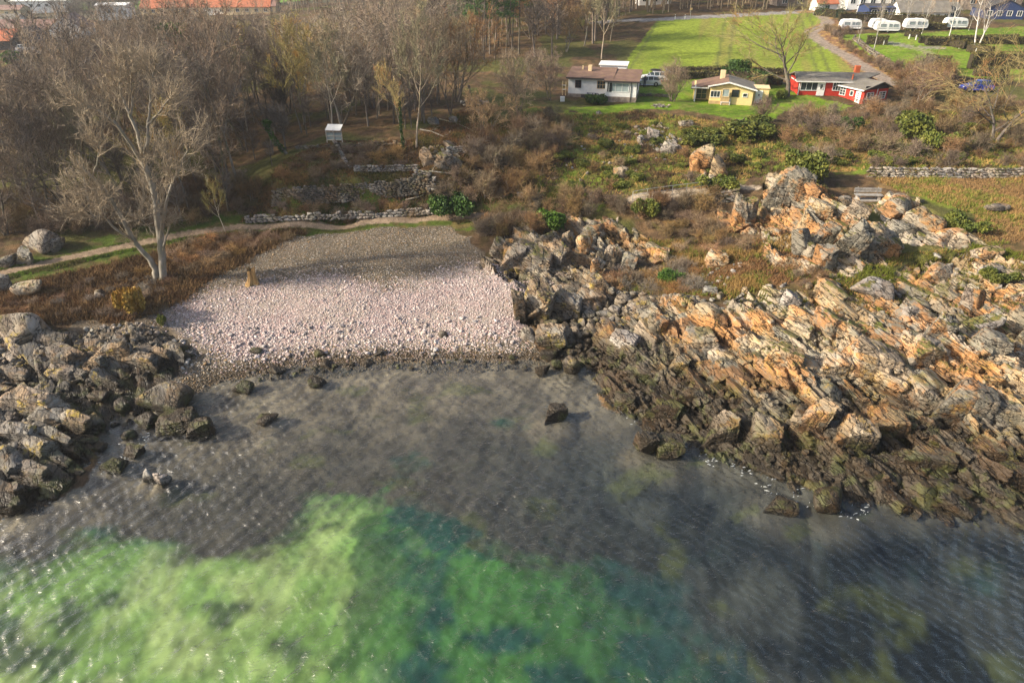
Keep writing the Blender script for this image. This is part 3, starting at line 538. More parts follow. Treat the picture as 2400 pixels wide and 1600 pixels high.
outcrop('scattered grey outcrops breaking through the heath below the white house', (1540,320), [(1480,300),(1560,290),(1610,340),(1580,370),(1500,340)], 4, 26, 40, mat='s', seed=27, tilt=-10, sizes=(1.0, 1.6), msz=(.4, .9), kinds=('boulder', 'block'), heroes=[(1530,312,34,26,'block'),(1570,345,40,34,'block'),(1505,325,24,20,'boulder')])
outcrop('granite blocks in the brambles beside the terraced walls', (1020,370), [(985,380),(1000,345),(1080,350),(1070,385)], 2, 10, 20, mat='g', seed=28, heroes=[(1005,365,40,52,'wedge',-10),(1040,375,44,44,'block')])
# ---- single boulders
def boulder(label, u, v, w, h, kind='boulder', mat='w', name='boulder', rot=None, group=None):
    P = G(u, v+h*.42); m = mpp(P); ww, hh = w*m, h*m; d = np.array(SHAPE[kind][0]); cz, zh = P[2]+hh*.28, hh*1.1
    if P[2] < -.03:                                  # stands in the sea: from the bed up through the surface
        P = on_plane(u, v+h*.42, 0); m = mpp(P); ww, hh = w*m, h*m; zh = hh*.95-max(-.6, min(0, hz(P[0], P[1]+ww*.15)))+.12; cz = hh*.95-zh/2
    o = rock(name, (P[0], P[1]+ww*.15, cz), 1, kind, (R(rnd.gauss(0, 6)), R(rot if rot is not None else rnd.gauss(0, 6)), R(rnd.uniform(-25, 25))), mat, None, 5 if w > 45 else 4, (ww/d[0]*1.1, ww*.85/d[1], zh/d[2]))
    return tag(o, label, 'boulder', group)
for a in [
 ('large dark block standing at the end of the pebble beach', 1300,785,78,62,'block','g'), ('rounded pale grey boulder on the pebbles by the dark block', 1240,780,38,30,'boulder','s'),
 ('flat topped mossy boulder lying over a dark pool in the stone gully', 1468,795,66,38,'block','s'), ('round dark boulder standing in the shallows at the beach corner', 1340,858,40,40,'boulder','g'),
 ('low green topped boulder at the waterline beside the round boulder', 1288,830,42,28,'boulder','g'), ('small dark stone half under water left of the round boulder', 1270,866,30,18,'boulder','g'), ('dark mossy stone between the round boulder and the beach', 1303,852,28,24,'boulder','g'),
 ('pale upright pointed stone standing on the right hand rocks', 2270,700,46,84,'wedge','s'), ('pale grey speckled boulder with a hollow top under the pointed stone', 2302,755,74,42,'boulder','s'),
 ('long pale lichen spotted boulder in the grass of the headland', 2050,675,92,40,'boulder','s'), ('brown boulder with a green lichen cap behind the long pale boulder', 2200,640,66,50,'boulder','w'), ('pale boulder lying in moss near the right edge', 2320,632,46,28,'boulder','s'), ('pinkish boulder in the moss above the pale one', 2310,590,60,30,'boulder','w'),
 ('white lichen covered boulder alone on dry grass of the headland', 2130,730,44,40,'boulder','s'), ('upright grey block at the top of the sunlit slabs', 1852,700,36,46,'block','s'), ('grey boulder sitting beside the plank bench', 1988,470,42,24,'boulder','g'),
 ('boulder with yellow lichen lying out on the dry meadow', 2335,485,46,22,'boulder','g'), ('brown stones tumbled on the bank below the crag', 1680,605,50,40,'slab','w'), ('pale slab fallen on the grassy bank', 1665,680,32,20,'slab','s'), ('pink upright stone beside the mossy green patch', 1720,700,32,46,'wedge','w'),
 ('lichen green hump of rock at the left edge behind the shore', 35,765,110,58,'boulder','g'), ('big round weathered boulder at the water by the left rocks', 382,938,112,62,'boulder','g'), ('dark mossy boulder among the left shore rocks', 235,925,52,26,'boulder','g'), ('green rounded boulder between the left shelf and the big boulder', 290,950,40,36,'boulder','g'),
 ('green oval stone beside the tide pool on the left', 216,968,26,20,'boulder','g'), ('dark stone at the mouth of the left tide pool', 226,988,44,34,'boulder','g'), ('long mossy boulder lying in the left tide channel', 340,985,50,30,'boulder','g'), ('dark sloping ledge stone awash off the big boulder', 410,990,90,34,'slab','g'), ('dark wet slab reaching out into the shallows', 470,1000,60,34,'slab','g'),
 ('left of two pale stones standing in the shallow water', 350,1112,32,26,'boulder','s'), ('pointed pale stone of the two standing in the shallow water', 378,1122,34,30,'wedge','s'), ('flat dark stone awash near the left tide channel', 300,1017,36,18,'boulder','g'), ('dark weedy rock just breaking the surface on the left', 268,1090,54,18,'slab','g'), ('small dark rock between the left rocks and the weedy one', 228,1048,34,14,'slab','g'), ('jagged dark rock in the pinkish shallows', 310,1058,44,18,'slab','g'),
 ('flat dark stone off the pebble beach surrounded by water', 742,895,40,16,'boulder','g'), ('green topped stone in the water at the beach edge', 568,908,46,24,'boulder','g'), ('low dark rock lying alone in the shallow bay', 622,983,50,14,'boulder','g'), ('mossy stone on the wet pebbles left of centre', 752,826,30,18,'boulder','g'), ('dark mossy stone at the water edge below the wet pebbles', 766,852,34,16,'boulder','g'), ('small mossy stone on the waterline of the beach', 888,826,24,12,'boulder','g'),
 ('green stone at the shallow western end of the beach', 648,866,36,18,'boulder','g'), ('dark stone at the waterline in the middle of the beach', 860,848,30,12,'boulder','g'), ('greenish stone half buried in beach pebbles', 598,820,30,14,'boulder','g'), ('tan stone showing among white pebbles near the water', 1040,782,24,14,'boulder','g'),
 ('weed covered dark rock alone in the open bay', 1300,965,54,30,'slab','g'), ('blunt brown rock standing off the headland', 1515,1035,48,58,'block','w'), ('green topped dark reef beside the blunt brown rock', 1570,1045,66,42,'slab','w'), ('round wet rock with foam around it off the headland', 1945,1170,74,54,'boulder','w'), ('low black rock awash left of the foaming rock', 1835,1185,70,18,'slab','w'),
 ('large brown boulder at the foot of the wood on the left', 92,565,72,52,'boulder','g'), ('brown boulder leaning on the large one below the wood', 128,572,40,36,'boulder','g'), ('mossy angular boulder above the left end of the footpath', 56,600,44,40,'block','g'), ('yellowish lichen boulder at the left edge above the footpath', 16,612,40,30,'boulder','g'), ('pale upright stone at the left edge below the footpath', 8,660,34,48,'block','s'), ('reddish brown rock below the footpath on the left', 68,672,66,40,'boulder','w'), ('round stone half hidden in dead bracken', 236,688,28,22,'boulder','g'),
 ('white stone slab among heather below the garden', 1607,288,30,14,'slab','s'), ('pointed grey stone at the garden edge below the yellow cottage', 1738,284,16,16,'wedge','s'), ('grey stone on the lawn below the white house', 1405,264,16,9,'boulder','s'), ('tan boulder on the heath above the brambles', 1455,405,34,30,'block','w'), ('pale flat stone in the green shrubs below the red house', 1903,350,30,14,'boulder','s'), ('grey stone beside the path above the brambles', 1222,455,20,18,'boulder','s'),
 ('large weathered stone on the upper terrace below the ruin', 1015,283,24,20,'block','s'), ('pale stone on the slope right of the weathered one', 1062,280,20,18,'block','s')]:
    boulder(*a)
GUL = [(1270,790),(1330,715),(1440,690),(1500,690),(1560,700),(1500,745),(1420,800),(1390,860),(1330,850)]
for x, y, s in darts(GUL, list(rng.uniform(.9, 1.7, 18))+list(rng.uniform(.45, .9, 130)), .40, 5):
    tag(rock('gully_stone', (x, y, hz(x, y)+s*.12), s, 'boulder', (rnd.gauss(0, .2), rnd.gauss(0, .2), rnd.uniform(0, 6.3)), 'g'), 'rounded grey stone filling the gully between beach and headland', 'stone', 'rounded stones in the gully')
for poly, n, lab, grp, sd in (([(1560,700),(1700,690),(1900,650),(2110,620),(2200,600),(2400,620),(2400,680),(2150,690),(1900,700),(1750,735)], 70, 'loose grey granite block lying in grass above the headland slabs', 'loose blocks above the headland', 6), ([(1600,640),(1700,600),(1740,620),(1700,680),(1620,690)], 30, 'pale broken stone on the grassy bank under the crag', 'broken stones on the bank', 7),
        ([(1290,300),(1480,290),(1600,380),(1480,440),(1330,430)], 26, 'small grey rock poking out of the heath below the white house', 'small rocks on the heath', 8), ([(190,770),(330,755),(420,790),(460,830),(420,880),(400,800),(300,790)], 36, 'flat pale stone at the stream mouth beside the left rocks', 'stones at the stream mouth', 9), ([(560,870),(800,845),(1250,835),(1330,870),(1200,862),(800,868),(620,900)], 60, 'small dark wet stone along the waterline of the beach', 'wet stones along the waterline', 10), ([(190,900),(330,900),(420,960),(520,1010),(330,1030),(230,1000)], 40, 'small mossy stone among the left tide channels', 'mossy stones in the tide channels', 12)):
    big = 1.0 if sd == 6 else .6
    for x, y, s in darts(poly, list(rng.uniform(.3, big, n)), .45, sd):
        tag(rock('loose_stone', (x, y, hz(x, y)+s*.13), s, rnd.choice(('block', 'boulder', 'wedge')), (rnd.gauss(0, .3), rnd.gauss(0, .3), rnd.uniform(0, 6.3)), 'w' if sd in (6,) and rnd.random() < .5 else 's' if sd in (6, 7, 8, 9) else 'g'), lab, 'stone', grp)
# ---- pebbles
def scatter(name, P, S, variants, cols, mat, kind='stuff', tilt=.35, flat=(1, .8, .6), label=None):
    n = len(P); Vs, Fs, Cs = [], [], []; b = 0; r = np.random.default_rng(n)
    a = r.uniform(0, 6.283, n); ca, sa = np.cos(a), np.sin(a); tx, ty = r.normal(0, tilt, n), r.normal(0, tilt, n); vi = r.integers(0, len(variants), n)
    for k, (V, F) in enumerate(variants):
        i = np.where(vi == k)[0]; m = len(i)
        if not m: continue
        q = V[None]*S[i][:, None, None]*np.array(flat)
        x, y, z = q[..., 0], q[..., 1], q[..., 2]; z2 = z+x*tx[i][:, None]*.7+y*ty[i][:, None]*.7
        Q = np.stack([x*ca[i][:, None]-y*sa[i][:, None], x*sa[i][:, None]+y*ca[i][:, None], z2], -1)+P[i][:, None]
        Vs.append(Q.reshape(-1, 3)); Fs.append((F[None]+(np.arange(m)*len(V))[:, None, None]).reshape(-1, F.shape[1])+b); Cs.append(np.repeat(cols[i], len(V), 0)); b += m*len(V)
    o = link(name, np_mesh(name, np.vstack(Vs), np.vstack(Fs), np.vstack(Cs), smooth=True), mat); return tag(o, label, None, None, kind)
def sample(poly, n, seed, px=True):
    poly = wpoly(poly) if px else poly; a = np.array(poly); lo, hi = a.min(0), a.max(0); r = np.random.default_rng(seed); out = np.zeros((0, 2))
    while len(out) < n:
        q = r.uniform(lo, hi, (n*2, 2)); q = q[in_poly(q[:, 0], q[:, 1], poly)]; out = np.vstack([out, q])
    return out[:n]
M_PEB = vcol_mat('pebbles', .75, .2, 12)
def pebble_field(name, n, seed, label):
    q = sample(Z['beach'], n, seed, False); wx, wy = warp(q[:, 0], q[:, 1], 2.3, .22); k = in_poly(wx, wy, Z['beach']); q = q[k]; n = len(q)
    z = hzv(q[:, 0], q[:, 1]); r = np.random.default_rng(seed); pk = in_poly(q[:, 0]+r.normal(0, 1.3, n), q[:, 1]+r.normal(0, 1.3, n), Z['pink'])
    s = r.lognormal(-2.3, .36, n)*np.where(pk, 1.1, .9)*np.where(z < 1.0, 1.2, 1); s = np.clip(s, .06, .5)
    A = np.array([[.60, .48, .45], [.60, .52, .47], [.53, .47, .43], [.66, .60, .55], [.50, .37, .33], [.48, .45, .42]]); B = np.array([[.24, .19, .13], [.30, .25, .19], [.17, .15, .115], [.33, .22, .12], [.22, .20, .17], [.38, .34, .29]])
    ci = r.integers(0, 6, n); col = np.where(pk[:, None], A[ci]*np.array([.86, .82, .83]), B[ci])*r.uniform(.75, 1.2, (n, 1))
    wet = sstep(.30, .08, z); col = col*(1-wet[:, None]*.6)+np.array([.05, .035, .02])*wet[:, None]*.6
    P = np.stack([q[:, 0], q[:, 1], z+s*.10], 1)
    return scatter(name, P, s, [rock_arrays(500+i, 1, 'boulder') for i in range(8)], col, M_PEB, label=label)
pebble_field('pebbles', 68000, 41, 'grey, pink and tan pebbles covering the bay beach')
for x, y, s in darts([(560,845),(480,775),(800,750),(1180,735),(1235,790),(1200,825),(800,838)], list(rng.uniform(.3, .55, 90)), .6, 44):
    tag(rock('beach_stone', (x, y, hz(x, y)+s*.12), s, 'boulder', (rnd.gauss(0, .15), rnd.gauss(0, .15), rnd.uniform(0, 6.3)), 'p', None, 3, (1, 1, .8)), 'larger pale rounded stone lying on the pebble beach near the water', 'stone', 'larger stones on the pebble beach')
# ------------------------------------------------------------------ trees and shrubs
def bark(name, a, b, moss=None, rust=None):
    t = NT(name); p = t.obj(); o = t.rand(); n = t.noise(t.mapping(p, (1, 1, .35)), 2.5, 4, .6)
    c = t.mix(t.ramp(n, .35, .65), a, b)
    if rust: c = t.mix(t.math('MULTIPLY', t.ramp(t.noise(p, .45, 3), .52, .62), .75), c, rust)
    if moss: c = t.mix(t.math('MULTIPLY', t.ramp(t.noise(p, .8, 3), .48, .62), .7), c, moss)
    t.col(t.hsv(c, h=t.ramp(o, 0, 1, .488, .512), sat=t.ramp(t.math('FRACT', t.math('MULTIPLY', o, 7.3)), 0, 1, .7, 1.15), val=t.ramp(t.math('FRACT', t.math('MULTIPLY', o, 3.7)), 0, 1, .72, 1.28))); t.rough(.9); t.bsdf.inputs['Specular IOR Level'].default_value = .15
    return t.m
M_TRUNK = bark('bark_grey_brown', (.13, .105, .08), (.23, .19, .15), (.10, .11, .04))
M_TWIG = bark('twigs_grey_brown', (.215, .168, .12), (.30, .24, .178))
M_TWIGO = bark('twigs_olive', (.30, .25, .12), (.38, .32, .15), None, (.44, .24, .11))
M_TWIGR = bark('twigs_russet', (.27, .165, .085), (.35, .22, .115))
M_PALE = bark('bark_pale', (.33, .27, .20), (.45, .38, .29), (.28, .25, .15), None)
M_PALET = bark('twigs_pale', (.30, .245, .185), (.40, .33, .25))
M_BIRCH = bark('birch_bark', (.50, .46, .40), (.62, .58, .52), None, (.18, .15, .12))
def leafm(name, a, b):
    t = NT(name); n = t.noise(t.obj(), 1.3, 4); c = t.mix(t.ramp(n, .35, .65), a, b); t.col(t.hsv(c, val=t.ramp(t.rand(), 0, 1, .8, 1.2))); t.rough(.6); t.bsdf.inputs['Specular IOR Level'].default_value = .25; return t.m
M_IVY = leafm('ivy_leaves', (.035, .075, .015), (.07, .13, .02)); M_PINE = leafm('pine_needles', (.035, .085, .028), (.08, .15, .03)); M_SPRUCE = leafm('spruce_needles', (.025, .055, .028), (.045, .085, .03))
M_GORSE = leafm('gorse_green', (.07, .095, .018), (.17, .175, .03)); M_HEDGE = leafm('hedge_leaves', (.055, .06, .018), (.13, .105, .03)); M_BRGREEN = leafm('bright_shrub_leaves', (.06, .13, .014), (.12, .21, .022))
class TB:                                        # tapered tubes for branches and thin blades for twigs
    def __init__(s): s.V = []; s.F = []; s.n = 0
    def tube(s, pts, rad, k):
        pts = np.asarray(pts, float); m = len(pts); t = np.gradient(pts, axis=0); t /= np.linalg.norm(t, axis=1)[:, None]+1e-9
        ref = np.array([.31, .17, .93]) if abs(t[0][2]) < .9 else np.array([.9, .3, .1]); a = np.cross(t, ref); a /= np.linalg.norm(a, axis=1)[:, None]+1e-9; b = np.cross(t, a)
        th = np.arange(k)*2*np.pi/k; P = pts[:, None]+(a[:, None]*np.cos(th)[None, :, None]+b[:, None]*np.sin(th)[None, :, None])*np.asarray(rad)[:, None, None]
        i = np.arange(m-1)[:, None]*k; j = np.arange(k)[None]; j2 = (j+1) % k
        A, B, C, D = i+j, i+j2, i+k+j2, i+k+j; F = np.concatenate([np.stack([A, B, C], -1).reshape(-1, 3), np.stack([A, C, D], -1).reshape(-1, 3)])
        s.V.append(P.reshape(-1, 3)); s.F.append(F+s.n); s.n += m*k
    def blades(s, p, q, w, r):                   # p,q (n,3)
        n = len(p); d = q-p; a = np.cross(d, r.normal(0, 1, (n, 3))); a /= np.linalg.norm(a, axis=1)[:, None]+1e-9
        P = np.stack([p-a*w[:, None], p+a*w[:, None], q], 1); s.V.append(P.reshape(-1, 3)); s.F.append(np.arange(3*n).reshape(-1, 3)+s.n); s.n += 3*n
    def mesh(s, name): return np_mesh(name, np.vstack(s.V), np.vstack(s.F), smooth=False)
def bend(r, p, d, L, n, gn, up):
    pts = [p]; d = d/np.linalg.norm(d)
    for i in range(n):
        d = d+r.normal(0, gn, 3)+np.array([0, 0, up]); d /= np.linalg.norm(d); pts.append(pts[-1]+d*L/n)
    return np.array(pts)
def away(r, d, ang):
    a = np.cross(d, r.normal(0, 1, 3)); a /= np.linalg.norm(a)+1e-9; return d*math.cos(ang)+a*math.sin(ang)
def twigs(tb, r, tips, n, L, w, up=.15, sub=2):
    p = np.repeat(np.array([t[0] for t in tips]), n, 0); d = np.repeat(np.array([t[1] for t in tips]), n, 0); l = np.repeat(np.array([t[2] for t in tips]), n)
    p = p+d*(r.uniform(-.1, 1, len(p))*l)[:, None]*np.array([1, 1, 1]); e = d+r.normal(0, .55, d.shape)+np.array([0, 0, up]); e /= np.linalg.norm(e, axis=1)[:, None]
    ll = L*r.uniform(.5, 1.2, len(p)); q = p+e*ll[:, None]; tb.blades(p, q, np.full(len(p), w), r)
    for k in range(sub):
        t = r.uniform(.25, .85, len(p)); p2 = p+(q-p)*t[:, None]; e2 = e+r.normal(0, .55, e.shape); e2 /= np.linalg.norm(e2, axis=1)[:, None]; tb.blades(p2, p2+e2*(ll*r.uniform(.35, .65, len(p)))[:, None], np.full(len(p), w*.7), r)
def grow(seed, H, stems=1, tr=.17, bare=.3, n1=9, n2=6, n3=4, nt=5, spread=.8, up=.16, tw=.02, tl=.75, gn=.11, lean=.06, limbs=None, k3=3):
    r = np.random.default_rng(seed); A, B = TB(), TB(); tips = []; trunks = []
    for s in range(stems):
        d = np.array([r.normal(0, lean if stems == 1 else .35), r.normal(0, lean if stems == 1 else .35), 1.]); L = H*r.uniform(.72, .86)*(1 if s == 0 else r.uniform(.75, 1))
        b = np.array([r.normal(0, .12), r.normal(0, .12), -.25])*(stems > 1)+np.array([0, 0, -.25]); pts = bend(r, b, d, L, 8, gn*.55, .05); rad = tr*(1-np.linspace(0, 1, 9)**.9*.86); A.tube(pts, rad, 7); trunks.append((pts, rad, L))
    for pts, rad, L in trunks:
        for i in range(n1):
            t = bare+(1-bare)*(i+r.uniform(0, 1))/n1; f = t*8; j = min(int(f), 7); p = pts[j]+(pts[j+1]-pts[j])*(f-j); d0 = pts[j+1]-pts[j]; d0 /= np.linalg.norm(d0)
            l1 = H*spread*(.16+.42*math.sin(math.pi*min(1, (1-t)*.75+.22)))*r.uniform(.75, 1.2); p1 = bend(r, p, away(r, d0, r.uniform(.55, 1.05)), l1, 5, gn, up); r1 = rad[j]*.55; A.tube(p1, r1*(1-np.linspace(0, 1, 6)*.82), 5)
            for m in range(n2):
                t2 = .25+.75*(m+r.uniform(0, 1))/n2; g = t2*5; jj = min(int(g), 4); pp = p1[jj]+(p1[jj+1]-p1[jj])*(g-jj); dd = p1[jj+1]-p1[jj]; dd /= np.linalg.norm(dd)
                l2 = l1*(.62-.3*t2)*r.uniform(.7, 1.3); p2 = bend(r, pp, away(r, dd, r.uniform(.45, .95)), l2, 4, gn*1.2, up); B.tube(p2, max(r1*.4, .02)*(1-np.linspace(0, 1, 5)*.75), 4)
                for q in range(n3):
                    t3 = .3+.7*(q+r.uniform(0, 1))/n3; h = t3*4; j3 = min(int(h), 3); p3 = p2[j3]+(p2[j3+1]-p2[j3])*(h-j3); d3 = p2[j3+1]-p2[j3]; d3 /= np.linalg.norm(d3)
                    l3 = max(.5, l2*(.6-.25*t3)*r.uniform(.7, 1.3)); e3 = away(r, d3, r.uniform(.35, .85)); e3[2] += up*.8; e3 /= np.linalg.norm(e3); B.tube(np.array([p3, p3+e3*l3*.5+r.normal(0, .04, 3), p3+e3*l3]), np.array([.018, .012, .006])*(1.5 if H > 6 else 1), k3); tips.append((p3, e3, l3))
    if tips: twigs(B, r, tips, nt, tl, tw*.5)
    return A.mesh('trunk'), B.mesh('crown')
def leaves(seed, blobs, n, size, shape='leaf', up=.3):           # leaf faces through blob volumes, denser toward the outside
    r = np.random.default_rng(seed); V, F = [], []; tot = sum(b[3]*b[4] for b in blobs); k0 = 0
    for (x, y, z, rx, rz) in blobs:
        m = max(6, int(n*rx*rz/tot)); d = r.normal(0, 1, (m, 3)); d /= np.linalg.norm(d, axis=1)[:, None]; rad = r.uniform(.35, 1, m)**.5*(1+.35*(fbm3(d*1.0+x, 2.2, seed, 2)-.5)*2)
        p = np.array([x, y, z])+d*rad[:, None]*np.array([rx, rx, rz]); a = r.normal(0, 1, (m, 3))+d*.6; a[:, 2] += up; a /= np.linalg.norm(a, axis=1)[:, None]; b = np.cross(a, r.normal(0, 1, (m, 3))); b /= np.linalg.norm(b, axis=1)[:, None]
        s = size*r.uniform(.6, 1.4, m)[:, None]; w = .55 if shape == 'leaf' else .16
        V.append(np.stack([p-a*s*.5, p+b*s*w, p+a*s*.5, p-b*s*w], 1).reshape(-1, 3)); F.append(np.arange(4*m).reshape(-1, 4)+k0); k0 += 4*m
    return np_mesh('crown', np.vstack(V), np.vstack(F))
def proto(trunk, crown, mt, mc):
    if trunk is not None and not len(trunk.materials): trunk.materials.append(mt)
    if not len(crown.materials): crown.materials.append(mc)
    return trunk, crown
def plant(pr, P, s, rz, name, label, cat, group=None, extra=()):
    e = empty(name, P, rz, label, cat, group); e.scale = (s[0], s[0], s[1]) if isinstance(s, tuple) else (s, s, s)
    if pr[0] is not None: link('trunk', pr[0], None, e)
    link('crown', pr[1], None, e)
    for nm, me in extra: link(nm, me, None, e)
    return e
WOOD = [proto(*grow(200+i, 13+(i % 3), 1 if i % 3 else 2, .16, .28+.05*(i % 2), 9, 6, 5, 4, .85, .15, .05, .85), M_TRUNK, M_TWIG) for i in range(6)]
OLIV = [proto(*grow(230+i, 13, 1, .15, .42, 9, 6, 5, 5, .66, .22, .042), M_PALE if i == 1 else M_TRUNK, M_TWIGO) for i in range(3)]
RUSS = [proto(*grow(240+i, 11, 3, .13, .25, 7, 5, 5, 5, .75, .15, .042), M_TRUNK, M_TWIGR) for i in range(2)]
M_SHR = bark('twigs_shrub_brown', (.19, .125, .07), (.27, .185, .105), None, (.26, .21, .09))
SHRUB = [proto(*grow(260+i, 2.4, 6, .028, .12, 5, 4, 3, 3, .75, .10, .016, .4, .16), M_TRUNK, M_SHR) for i in range(3)]
BRAM = [proto(*grow(270+i, 1.3, 9, .016, .1, 4, 4, 3, 3, 1.2, -.02, .014, .35, .25), M_TWIGR, (M_TWIGR, M_TWIG)[i]) for i in range(2)]
TOPL = [(-300, 260), (0, 195), (60, 180), (130, 152), (200, 112), (260, 88), (330, 72), (400, 58), (500, 50), (600, 46), (700, 52), (760, 44), (830, 30), (900, 10), (1000, -40), (1300, -80), (1600, -80)]
def toplim(u): return np.interp(u, [a for a, b in TOPL], [b for a, b in TOPL])
def spread_points(poly, gap, n, seed, ok=None):
    q = sample(poly, n*14, seed); out = np.zeros((0, 2)); res = []
    for x, y in q:
        if len(out) and (np.hypot(out[:, 0]-x, out[:, 1]-y) < gap).any(): continue
        if ok and not ok(x, y): continue
        out = np.vstack([out, [[x, y]]]); res.append((x, y))
        if len(res) >= n: break
    return res
def side(P):
    u, v = to_px(P); return u, v
wood_poly = [(-120,590),(0,560),(150,540),(290,528),(440,522),(560,490),(620,470),(640,400),(740,325),(960,318),(1080,262),(1180,300),(1280,300),(1300,240),(1320,180),(1400,160),(1440,130),(1500,60),(1490,8),(1250,2),(900,8),(700,62),(400,110),(200,160),(0,240),(-220,300)]
cnt = 0
def okw(x, y):
    P = np.array([x, y, hz(x, y)+6.5]); u, v = to_px(P); return v > toplim(u)-4 and -130 < u < 1560
pts_ = spread_points(wood_poly, 2.7, 175, 61, lambda x, y: y < 106 and okw(x, y)) + spread_points(wood_poly, 4.2, 115, 62, lambda x, y: 106 <= y < 230 and okw(x, y))
for x, y in pts_:
    z = hz(x, y); P = np.array([x, y, z]); u, v = to_px(P); h = rnd.uniform(9.5, 15.5)
    if 640 < u < 1010 and v > 330 or (1150 < u < 1345 and v > 140) or (1010 < u < 1240 and v < 215 and y > 104): continue
    if 1240 < u < 1330 and 150 < v < 260 or (1370 < u and v > 150): continue
    for _ in range(6):
        tu, tv = to_px(P+np.array([0, 0, h*.93]))
        if tv >= toplim(tu): break
        h *= .86
    if h < 5: continue
    k = rnd.random(); olive = .10 if u < 560 else .32 if u < 1050 else .25; russ = .02 if u < 600 else .08 if u < 1000 else .30
    if k < olive: pr, nm = rnd.choice(OLIV), 'olive'
    elif k < olive+russ: pr, nm = rnd.choice(RUSS), 'russet'
    else: pr, nm = rnd.choice(WOOD), 'brown'
    where = 'in the dense wood left of the terraces' if u < 620 else 'on the wooded slope behind the stone terraces' if u < 1020 else 'in the copse left of the white house'
    plant(pr, (x, y, z-.1), (h/13.5*rnd.uniform(.9, 1.15), h/13.5), rnd.uniform(0, 6.3), 'bare_tree', {'olive': 'bare tree with olive green twigs ', 'russet': 'bare several stemmed tree with russet twigs ', 'brown': 'bare grey brown tree '}[nm]+where, 'tree', 'bare winter trees of the wood'); cnt += 1

# ---- the great pale tree by the beach: limbs traced from the photograph, in the plane of the tree and staggered in depth
hb = G(374, 655); hm0 = mpp(hb)
def hp(u, v, dy=0.):
    d = rayd(u, v); t = (hb[1]+dy)/d[1]; return CAMP+d*t-hb
LIMB = [([(367,657,0),(364,630,0),(355,612,0),(334,588,-.2),(314,563,-.4),(281,502,-.8),(253,456,-1),(217,413,-1.2),(196,398,-1.4),(180,372,-1.5)], .34, .09),
 ([(381,657,0),(380,610,.1),(377,566,.3),(370,515,.5),(366,476,.8),(357,438,1),(344,400,1.1),(335,383,1.2),(336,366,1.2)], .36, .22),
 ([(336,366,1.2),(324,319,1.5),(306,275,1.8),(296,250,2),(284,225,2.1),(280,190,2.2),(283,160,2.4)], .20, .04), ([(336,366,1.2),(346,332,1),(347,293,.9),(368,270,.7),(386,245,.5),(402,225,.3)], .17, .04),
 ([(332,378,1.2),(306,339,.6),(275,293,.2),(242,265,0),(204,250,-.2),(170,240,-.4)], .19, .04), ([(347,300,.9),(352,250,1.4),(352,200,1.8),(366,150,2)], .12, .03), ([(306,275,1.8),(310,230,2.6),(306,190,3),(312,140,3.2)], .11, .03),
 ([(377,566,.3),(384,500,-.6),(392,465,-.9),(404,423,-1.2),(422,400,-1.5),(432,365,-1.7),(450,340,-1.9)], .17, .04), ([(404,423,-1.2),(396,400,-1.6),(392,370,-1.8)], .07, .02), ([(314,563,-.4),(268,535,-1.2),(246,510,-1.6),(222,507,-1.8),(194,503,-2),(184,494,-2.1)], .13, .03), ([(246,510,-1.6),(241,487,-1.8),(234,468,-2)], .06, .02),
 ([(253,456,-1),(240,440,-1.6),(212,462,-1.9)], .06, .02), ([(281,502,-.8),(300,520,-1.6),(340,512,-2.2)], .05, .02), ([(217,413,-1.2),(228,380,-1.6),(232,350,-1.8),(225,322,-2)], .09, .02), ([(380,590,.1),(398,530,-.9),(398,515,-1.2)], .10, .03)]
def hero():
    r = np.random.default_rng(5); A, B = TB(), TB(); tips = []
    for pts, r0, r1 in LIMB:
        P = np.array([hp(u, v, dy) for u, v, dy in pts]); t = np.linspace(0, 1, len(P)); tt = np.linspace(0, 1, len(P)*3); P = np.stack([np.interp(tt, t, P[:, i]) for i in range(3)], 1)+r.normal(0, .03, (len(tt), 3)); P[0, 2] = min(P[0, 2], P[0, 2])
        A.tube(P, r0+(r1-r0)*tt**.8, 8); n = int(9+len(P)*.8); low = P[:, 2].mean() < 6
        for i in range(n):
            f = r.uniform(.35, 1)*(len(P)-1.01); j = int(f); p = P[j]+(P[j+1]-P[j])*(f-j); d = P[j+1]-P[j]; d /= np.linalg.norm(d)+1e-9
            l = r.uniform(1.2, 3.6)*(.45 if low else 1)*(1.15-.4*f/len(P)); q = bend(r, p, away(r, d, r.uniform(.5, 1.1)), l, 4, .16, .14); B.tube(q, .045*(1-np.linspace(0, 1, 5)*.8), 4)
            for m in range(4 if low else 7):
                g = r.uniform(.3, 1)*3.99; jj = int(g); pp = q[jj]+(q[jj+1]-q[jj])*(g-jj); dd = q[jj+1]-q[jj]; dd /= np.linalg.norm(dd); e = away(r, dd, r.uniform(.4, .9)); e[2] += .12; l2 = r.uniform(.5, 1.4)*(.6 if low else 1); B.tube(np.array([pp, pp+e*l2*.5+r.normal(0, .05, 3), pp+e*l2]), [.022, .014, .007], 3); tips.append((pp, e, l2))
    twigs(B, r, tips, 3, .8, .016)
    return A.mesh('trunk'), B.mesh('crown')
plant(proto(*hero(), M_PALE, M_PALET), hb, 1, 0, 'great_bare_tree', 'great pale bare tree with two trunks leaning over the bank by the beach', 'tree')
